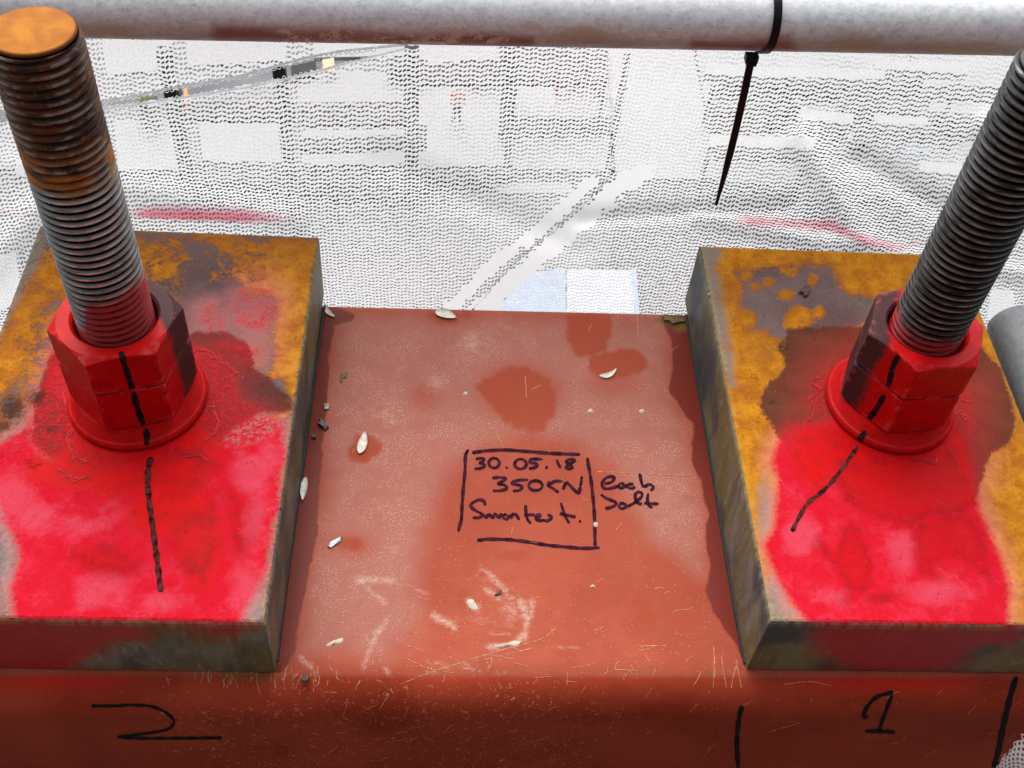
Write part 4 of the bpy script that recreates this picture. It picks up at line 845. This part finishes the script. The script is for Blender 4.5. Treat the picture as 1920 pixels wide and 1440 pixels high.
# ------------------------------------------------------------------ the yard far below, seen through the net
ZG = -26.
M_asph, M_conc = simple('asphalt', (.05, .052, .055), .85, 0, .3, 1.2), simple('pale_concrete', (.305, .305, .31), .8, 0, .04, .4)
M_steel, M_white, M_blue, M_pane = simple('dark_steel', (.012, .012, .013), .8, 0, .3, 3), simple('white_paint', (.36, .36, .365), .6, 0, .04, 2, .1), simple('blue_tarpaulin', (.22, .34, .62), .6, 0, .2, 3), simple('pale_blue_panel', (.26, .33, .38), .3, 0, .08, 2)
M_redp, M_org, M_hi, M_skin, M_green, M_tan = simple('red_plastic', (.62, .03, .08), .5, 0, .2, 8), simple('orange_cloth', (.95, .22, .04), .7, 0, .1, 30), simple('lime_cloth', (.60, .75, .05), .7, 0, .1, 30), simple('skin', (.45, .26, .18), .6, 0, .1, 40), simple('hedge', (.06, .075, .02), .8, 0, .5, 6), simple('tan_board', (.50, .36, .22), .7, 0, .2, 4)
V, Fs = box((0, 150, ZG - .25), (900, 600, .5)); tag(obj('ground', V, Fs, M_asph, org=(0, 150, ZG)), kind='structure')
def pad(pts, h=.12, mat=None, name='concrete_pad'):
    w = on_z(pts, ZG + h); V, Fs = prism(w, ZG - .05, ZG + h); return tag(obj(name, V, Fs, mat or M_conc, org=(*w.mean(0)[:2], ZG)), kind='structure')
for i, q in enumerate([
    [(1138, 40), (1292, 40), (1300, 100), (1345, 334), (1156, 334), (1143, 200)], [(780, 150), (938, 150), (946, 316), (782, 322)], [(780, 40), (930, 40), (935, 110), (780, 120)], [(566, 224), (758, 222), (766, 262), (568, 268)],
    [(568, 276), (764, 272), (768, 316), (640, 318), (566, 308)], [(556, 128), (756, 140), (757, 196), (558, 196)], [(370, 210), (544, 212), (556, 306), (380, 300)], [(952, 156), (1140, 160), (1148, 222), (956, 218)],
    [(958, 262), (1144, 256), (1152, 318), (960, 316)], [(575, 334), (768, 336), (766, 366), (640, 364), (580, 346)], [(918, 342), (1066, 342), (1080, 362), (940, 362)], [(30, 60), (160, 60), (160, 170), (30, 170)], [(190, 75), (320, 75), (325, 130), (200, 140)], [(585, 40), (760, 40), (760, 104), (590, 108)],
    [(30, 300), (180, 300), (180, 325), (30, 330)], [(350, 75), (535, 80), (536, 112), (352, 124)], [(-60, 500), (30, 470), (40, 560), (-60, 620)], [(1860, 540), (1900, 545), (1905, 600), (1850, 600)], [(1560, 480), (1700, 470), (1700, 520), (1560, 520)], [(215, 225), (335, 225), (340, 318), (220, 318)]]): pad(q, .10 + .004 * i)
M_g1, M_g2, M_g3 = simple('grey_tarmac', (.085, .088, .092), .85, 0, .25, 1), simple('weathered_slab', (.27, .28, .29), .85, 0, .15, .8), simple('worn_slab', (.12, .124, .13), .85, 0, .2, .8)
pad([(600, 385), (900, 362), (1100, 366), (1160, 420), (1060, 700), (500, 700), (560, 480)], .03, M_g1, 'pavement'); pad([(-200, 40), (775, 40), (775, 318), (-200, 318)], .04, M_g3, 'pavement'); pad([(1300, 60), (2050, 60), (2050, 350), (1346, 342)], .05, M_g2, 'pavement')
def bar(p0, p1, wpx, z, h, mat, parent, name):
    p = np.array([p0, p1], float); t = p[1] - p[0]; t /= np.hypot(*t); n = np.array([-t[1], t[0]]) * wpx * (1.8 if mat is M_steel else .5)
    w = on_z([p[0] + n, p[1] + n, p[1] - n, p[0] - n], z); V, Fs = prism(w, z - h, z); return obj(name, V, Fs, mat, parent)
def post(px_, top_px, r, mat, parent, name):                       # stands on the ground under the pixel px_
    g = on_z([px_], ZG)[0]; d = rays([top_px])[0]; h = CAM[2] + d[2] * ((g[1] - CAM[1]) / d[1]) - ZG; h = max(.5, min(h, 9))
    V, Fs = box((g[0], g[1], ZG + h / 2), (r, r, h)); return obj(name, V, Fs, mat, parent), h
fr = empty('steel_frame', tuple(on_z([(560, 330)], ZG)[0])); tag(fr, 'dark half built steel frame seen through the left netting', 'steel frame')
for a, b, r in (((552, 400), (548, 120), .38), ((772, 372), (766, 92), .46), ((352, 330), (346, 95), .42), ((948, 260), (944, 85), .55), ((1140, 320), (1138, 100), .2)): post(a, b, r, M_steel, fr, 'column')
for k, (a, b, w_, z) in enumerate((((560, 212), (772, 210), 11, -22.1), ((360, 325), (560, 322), 10, -25.4), ((560, 268), (800, 262), 6, -24.5), ((770, 325), (960, 320), 7, -25.6), ((350, 206), (552, 204), 8, -22.4), ((566, 325), (770, 325), 10, -25.3), ((780, 138), (946, 140), 8, -21.9), ((768, 245), (800, 250), 8, -24.6))): bar(a, b, w_, z, .25, M_steel, fr, 'beam')
shed = empty('open_shed', tuple(on_z([(1070, 150)], ZG)[0])); tag(shed, 'dark flat roofed shed at the top beside the white roadway', 'shed')
V, Fs = prism(on_z([(962, 100), (1138, 98), (1140, 152), (1090, 152), (1000, 150), (960, 152)], -23.6), -23.9, -23.6); obj('roof', V, Fs, M_steel, shed)
for q in ((965, 105), (1134, 103), (1136, 150), (966, 149)): w = on_z([q], -23.9)[0]; V, Fs = box((w[0], w[1], (ZG - 23.9) / 2), (.12, .12, -23.9 - ZG)); obj('post', V, Fs, M_steel, shed)
V, Fs = prism(on_z([(866, 110), (944, 110), (944, 136), (872, 136)], -25.2), ZG, -25.2); tag(obj('skip', V, Fs, M_steel, org=(*on_z([(905, 123)], ZG)[0][:2], ZG)), 'dark skip standing left of the shed above the worker', 'skip')
V, Fs = prism(on_z([(726, 112), (800, 112), (806, 128), (730, 132)], -25.2), ZG, -25.2); tag(obj('skip', V, Fs, M_steel, org=(*on_z([(765, 120)], ZG)[0][:2], ZG)), 'dark skip standing behind the second steel column', 'skip')
for k, (x, y, lb) in enumerate(((1053, 170, 'leftmost red barrier at the foot of the dark shed'), (1085, 163, 'middle red barrier at the foot of the dark shed'), (1120, 172, 'rightmost red barrier at the foot of the dark shed'))):
    g = on_z([(x, y + 8)], ZG)[0]; e = empty('barrier', tuple(g)); tag(e, lb, 'barrier', 'red barriers by the shed')
    obj('panel', *box(g + np.array([0, 0, .6]), (.62, .10, .7)), M_redp, e)
    for s in (-.25, .25): obj('foot', *box(g + np.array([s, 0, .125]), (.1, .5, .25)), M_redp, e)
# rack of white beams, dark trusses and pale panels on the right
rk = empty('roof_truss_rack', tuple(on_z([(1560, 240)], ZG)[0])); tag(rk, 'rack of white beams, dark lattice trusses and pale blue panels at the right', 'rack')
for a, b, w_ in (((1322, 128), (1400, 133), 20), ((1400, 133), (1660, 140), 18), ((1640, 120), (1815, 128), 18), ((1500, 212), (1600, 222), 18), ((1330, 262), (1525, 268), 20), ((1640, 222), (1740, 228), 14), ((1725, 312), (1830, 318), 20)): bar(a, b, w_, -23.0, .35, M_white, rk, 'white_beam')
for q in ([(1342, 168), (1420, 170), (1412, 200), (1330, 198)], [(1430, 170), (1465, 172), (1455, 205), (1425, 202)], [(1500, 175), (1585, 180), (1590, 208), (1500, 205)], [(1600, 180), (1640, 182), (1632, 212), (1600, 210)], [(1668, 140), (1715, 142), (1705, 165), (1662, 162)], [(1665, 180), (1745, 184), (1740, 212), (1655, 212)], [(1540, 235), (1600, 240), (1560, 300), (1535, 296)], [(1635, 245), (1670, 245), (1650, 300), (1615, 298)], [(1690, 245), (1760, 245), (1750, 285), (1670, 285)]):
    w = on_z(q, -23.7); obj('panel', *prism(w, -23.8, -23.7), M_pane, rk)
for a, b, w_ in (((1345, 160), (1900, 176), 7), ((1325, 205), (1510, 212), 6), ((1600, 216), (1850, 232), 9), ((1650, 238), (1850, 244), 8), ((1725, 112), (1655, 305), 11), ((1668, 135), (1650, 165), 9), ((1476, 160), (1448, 258), 12), ((1470, 180), (1510, 258), 9), ((1425, 175), (1445, 215), 7), ((1662, 180), (1632, 250), 14), ((1585, 180), (1625, 250), 8), ((1560, 230), (1540, 300), 11), ((1560, 235), (1595, 300), 9), ((1630, 235), (1610, 290), 12), ((1610, 270), (1640, 310), 7), ((1520, 285), (1545, 340), 12), ((1330, 232), (1530, 240), 6), ((1340, 285), (1520, 290), 5), ((1545, 315), (1760, 345), 8), ((1770, 240), (1790, 270), 12), ((1545, 430), (1530, 470), 9)): bar(a, b, w_, -23.35, .18, M_steel, rk, 'strut')
for q in ((1345, 130), (1660, 140), (1810, 128), (1335, 262), (1735, 314), (1820, 318), (1520, 268)): w = on_z([q], -23.35)[0]; obj('leg', *box((w[0], w[1], (ZG - 23.36) / 2), (.14, .14, -23.36 - ZG)), M_steel, rk)
# blue tarpaulin covered stack
tp = empty('tarpaulin_stack', tuple(on_z([(1070, 560)], ZG)[0])); tag(tp, 'low stack under a blue tarpaulin with a pale lid, just behind the beam', 'stack')
obj('blue_cover', *prism(on_z([(985, 510), (1060, 505), (1062, 640), (890, 640)], ZG + .5), ZG, ZG + .5), M_blue, tp)
obj('pale_lid', *prism(on_z([(1064, 504), (1186, 506), (1196, 640), (1062, 640)], ZG + .55), ZG, ZG + .55), simple('pale_lid_paint', (.50, .56, .66), .6, 0, .1, 2), tp)
obj('blue_edge', *prism(on_z([(1184, 504), (1193, 504), (1203, 640), (1194, 640)], ZG + .6), ZG, ZG + .6), M_blue, tp)
# small things seen through the open slit
for nm, q, z, m, lb, cat in (('hedge', [(256, 176), (292, 172), (294, 196), (258, 198)], 1.2, M_green, 'clipped green hedge seen through the slit in the netting', 'hedge'), ('oil_drum', [(345, 167), (351, 166), (352, 190), (345, 191)], .9, M_org, 'orange drum seen through the slit in the netting', 'drum'),
    ('dark_crate', [(326, 166), (340, 164), (341, 192), (328, 194)], .7, M_steel, 'dark crate left of the orange drum, seen through the slit', 'crate'), ('dark_crate', [(545, 124), (592, 113), (594, 136), (547, 147)], .4, M_steel, 'long dark crate at the upper end of the slit', 'crate'), ('board_stack', [(604, 112), (626, 108), (628, 132), (606, 134)], .5, M_tan, 'tan stack of boards right of the long dark crate', 'stack')):
    w = on_z(q, ZG + z); tag(obj(nm, *prism(w, ZG, ZG + z), m, org=(*w.mean(0)[:2], ZG)), lb, cat)
w = on_z([(-200, 225), (190, 182), (326, 158), (470, 136), (540, 112), (640, 92), (640, 150), (470, 185), (300, 212), (-200, 290)], ZG + .08); tag(obj('path', *prism(w, ZG - .05, ZG + .03), simple('grey_paving', (.42, .43, .44), .8, 0, .1, 1), org=(*w.mean(0)[:2], ZG)), kind='structure')

# ------------------------------------------------------------------ the worker in the yard
def worker(foot_px, cloth, label):
    g = on_z([foot_px], ZG + .11)[0]; J = dict(pel=(0, 0, .95), ch=(0, 0, 1.30), nk=(0, 0, 1.50), hd=(0, .0, 1.60), tp=(0, -.02, 1.72), ls=(-.19, 0, 1.42), le=(-.27, .05, 1.14), lh=(-.22, -.14, .95), rs=(.19, 0, 1.42), re=(.28, .04, 1.15), rh=(.27, -.10, .93), lk=(-.11, -.03, .52), lf=(-.13, .02, .07), lt=(-.14, -.16, .05), rk=(.12, .02, .52), rf=(.13, .08, .07), rt=(.15, -.10, .05), lhp=(-.1, 0, .9), rhp=(.1, 0, .9))
    E = [('pel', 'ch'), ('ch', 'nk'), ('nk', 'hd'), ('hd', 'tp'), ('ch', 'ls'), ('ls', 'le'), ('le', 'lh'), ('ch', 'rs'), ('rs', 're'), ('re', 'rh'), ('pel', 'lhp'), ('lhp', 'lk'), ('lk', 'lf'), ('lf', 'lt'), ('pel', 'rhp'), ('rhp', 'rk'), ('rk', 'rf'), ('rf', 'rt')]
    Rr = dict(pel=.15, ch=.17, nk=.06, hd=.095, tp=.085, ls=.075, le=.052, lh=.042, rs=.075, re=.052, rh=.042, lk=.092, lf=.07, lt=.055, rk=.092, rf=.07, rt=.055, lhp=.12, rhp=.12)
    ks = list(J); m = bpy.data.meshes.new('person'); m.from_pydata([J[k] for k in ks], [(ks.index(a), ks.index(b)) for a, b in E], [])
    o = bpy.data.objects.new('person', m); C.objects.link(o); o.location = g; o['_o'] = [float(v) for v in g]
    md = o.modifiers.new('skin', 'SKIN'); o.modifiers.new('sub', 'SUBSURF').levels = 1; o.modifiers['sub'].render_levels = 1
    for v, k in zip(m.skin_vertices[0].data, ks): v.radius = (Rr[k], Rr[k] * (.75 if k in ('pel', 'ch') else 1)); v.use_root = k == 'pel'
    w = Mat('worker_body'); z = w.m_('SUBTRACT', w.xyz()[2], float(g[2])); c = w.mix(w.mr(z, .84, .9), (.02, .02, .025), (.85, .20, .05)); c = w.mix(w.mr(z, 1.49, 1.51), c, (.45, .26, .18)); w.set(c, .7); m.materials.append(w.m)
    tag(o, label, 'person')
    V, Fs = rings([np.array([(g[0] + r * math.cos(t), g[1] - .01 + 1.1 * r * math.sin(t), g[2] + zz) for t in np.arange(12) * math.pi / 6]) for r, zz in ((.13, 1.66), (.115, 1.67), (.11, 1.74), (.075, 1.80), (.01, 1.82))], True, False, True)
    obj('helmet', V, Fs, M_white, o, smooth=True)
    V, Fs = rings([np.array([(g[0] + rx * math.cos(t), g[1] + ry * math.sin(t), g[2] + zz) for t in np.arange(12) * math.pi / 6]) for rx, ry, zz in ((.185, .15, .88), (.20, .16, 1.1), (.215, .165, 1.32), (.16, .12, 1.47))]); obj('vest', V, Fs, M_org, o, smooth=True)
    return o
worker((856, 231), None, 'worker in an orange hi vis vest and dark trousers standing on pale concrete')

# ------------------------------------------------------------------ scaffold deck under the camera
M_board = simple('scaffold_board', (.16, .125, .09), .8, 0, .3, 30)
dk = empty('scaffold_deck', (0, .1, -.5)); tag(dk, 'scaffold boards below the front of the beam', 'scaffold deck')
for i in range(6): obj('board', *box((0, .40 - i * .232, -.52), (3.6, .225, .038)), M_board, dk)
M_blocker = simple('blocker_dark', (.10, .06, .045), .9, 0, .3, 8)
V, Fs = box((0, -1.7, .5), (9, .2, 3.6)); tag(obj('unseen_blocker', V, Fs, M_blocker, org=(0, -1.7, -1.3)), kind='structure')  # unseen slab added behind the camera to keep light off beam front and bolts
for o in bpy.data.objects:
    if '_o' in o: del o['_o']
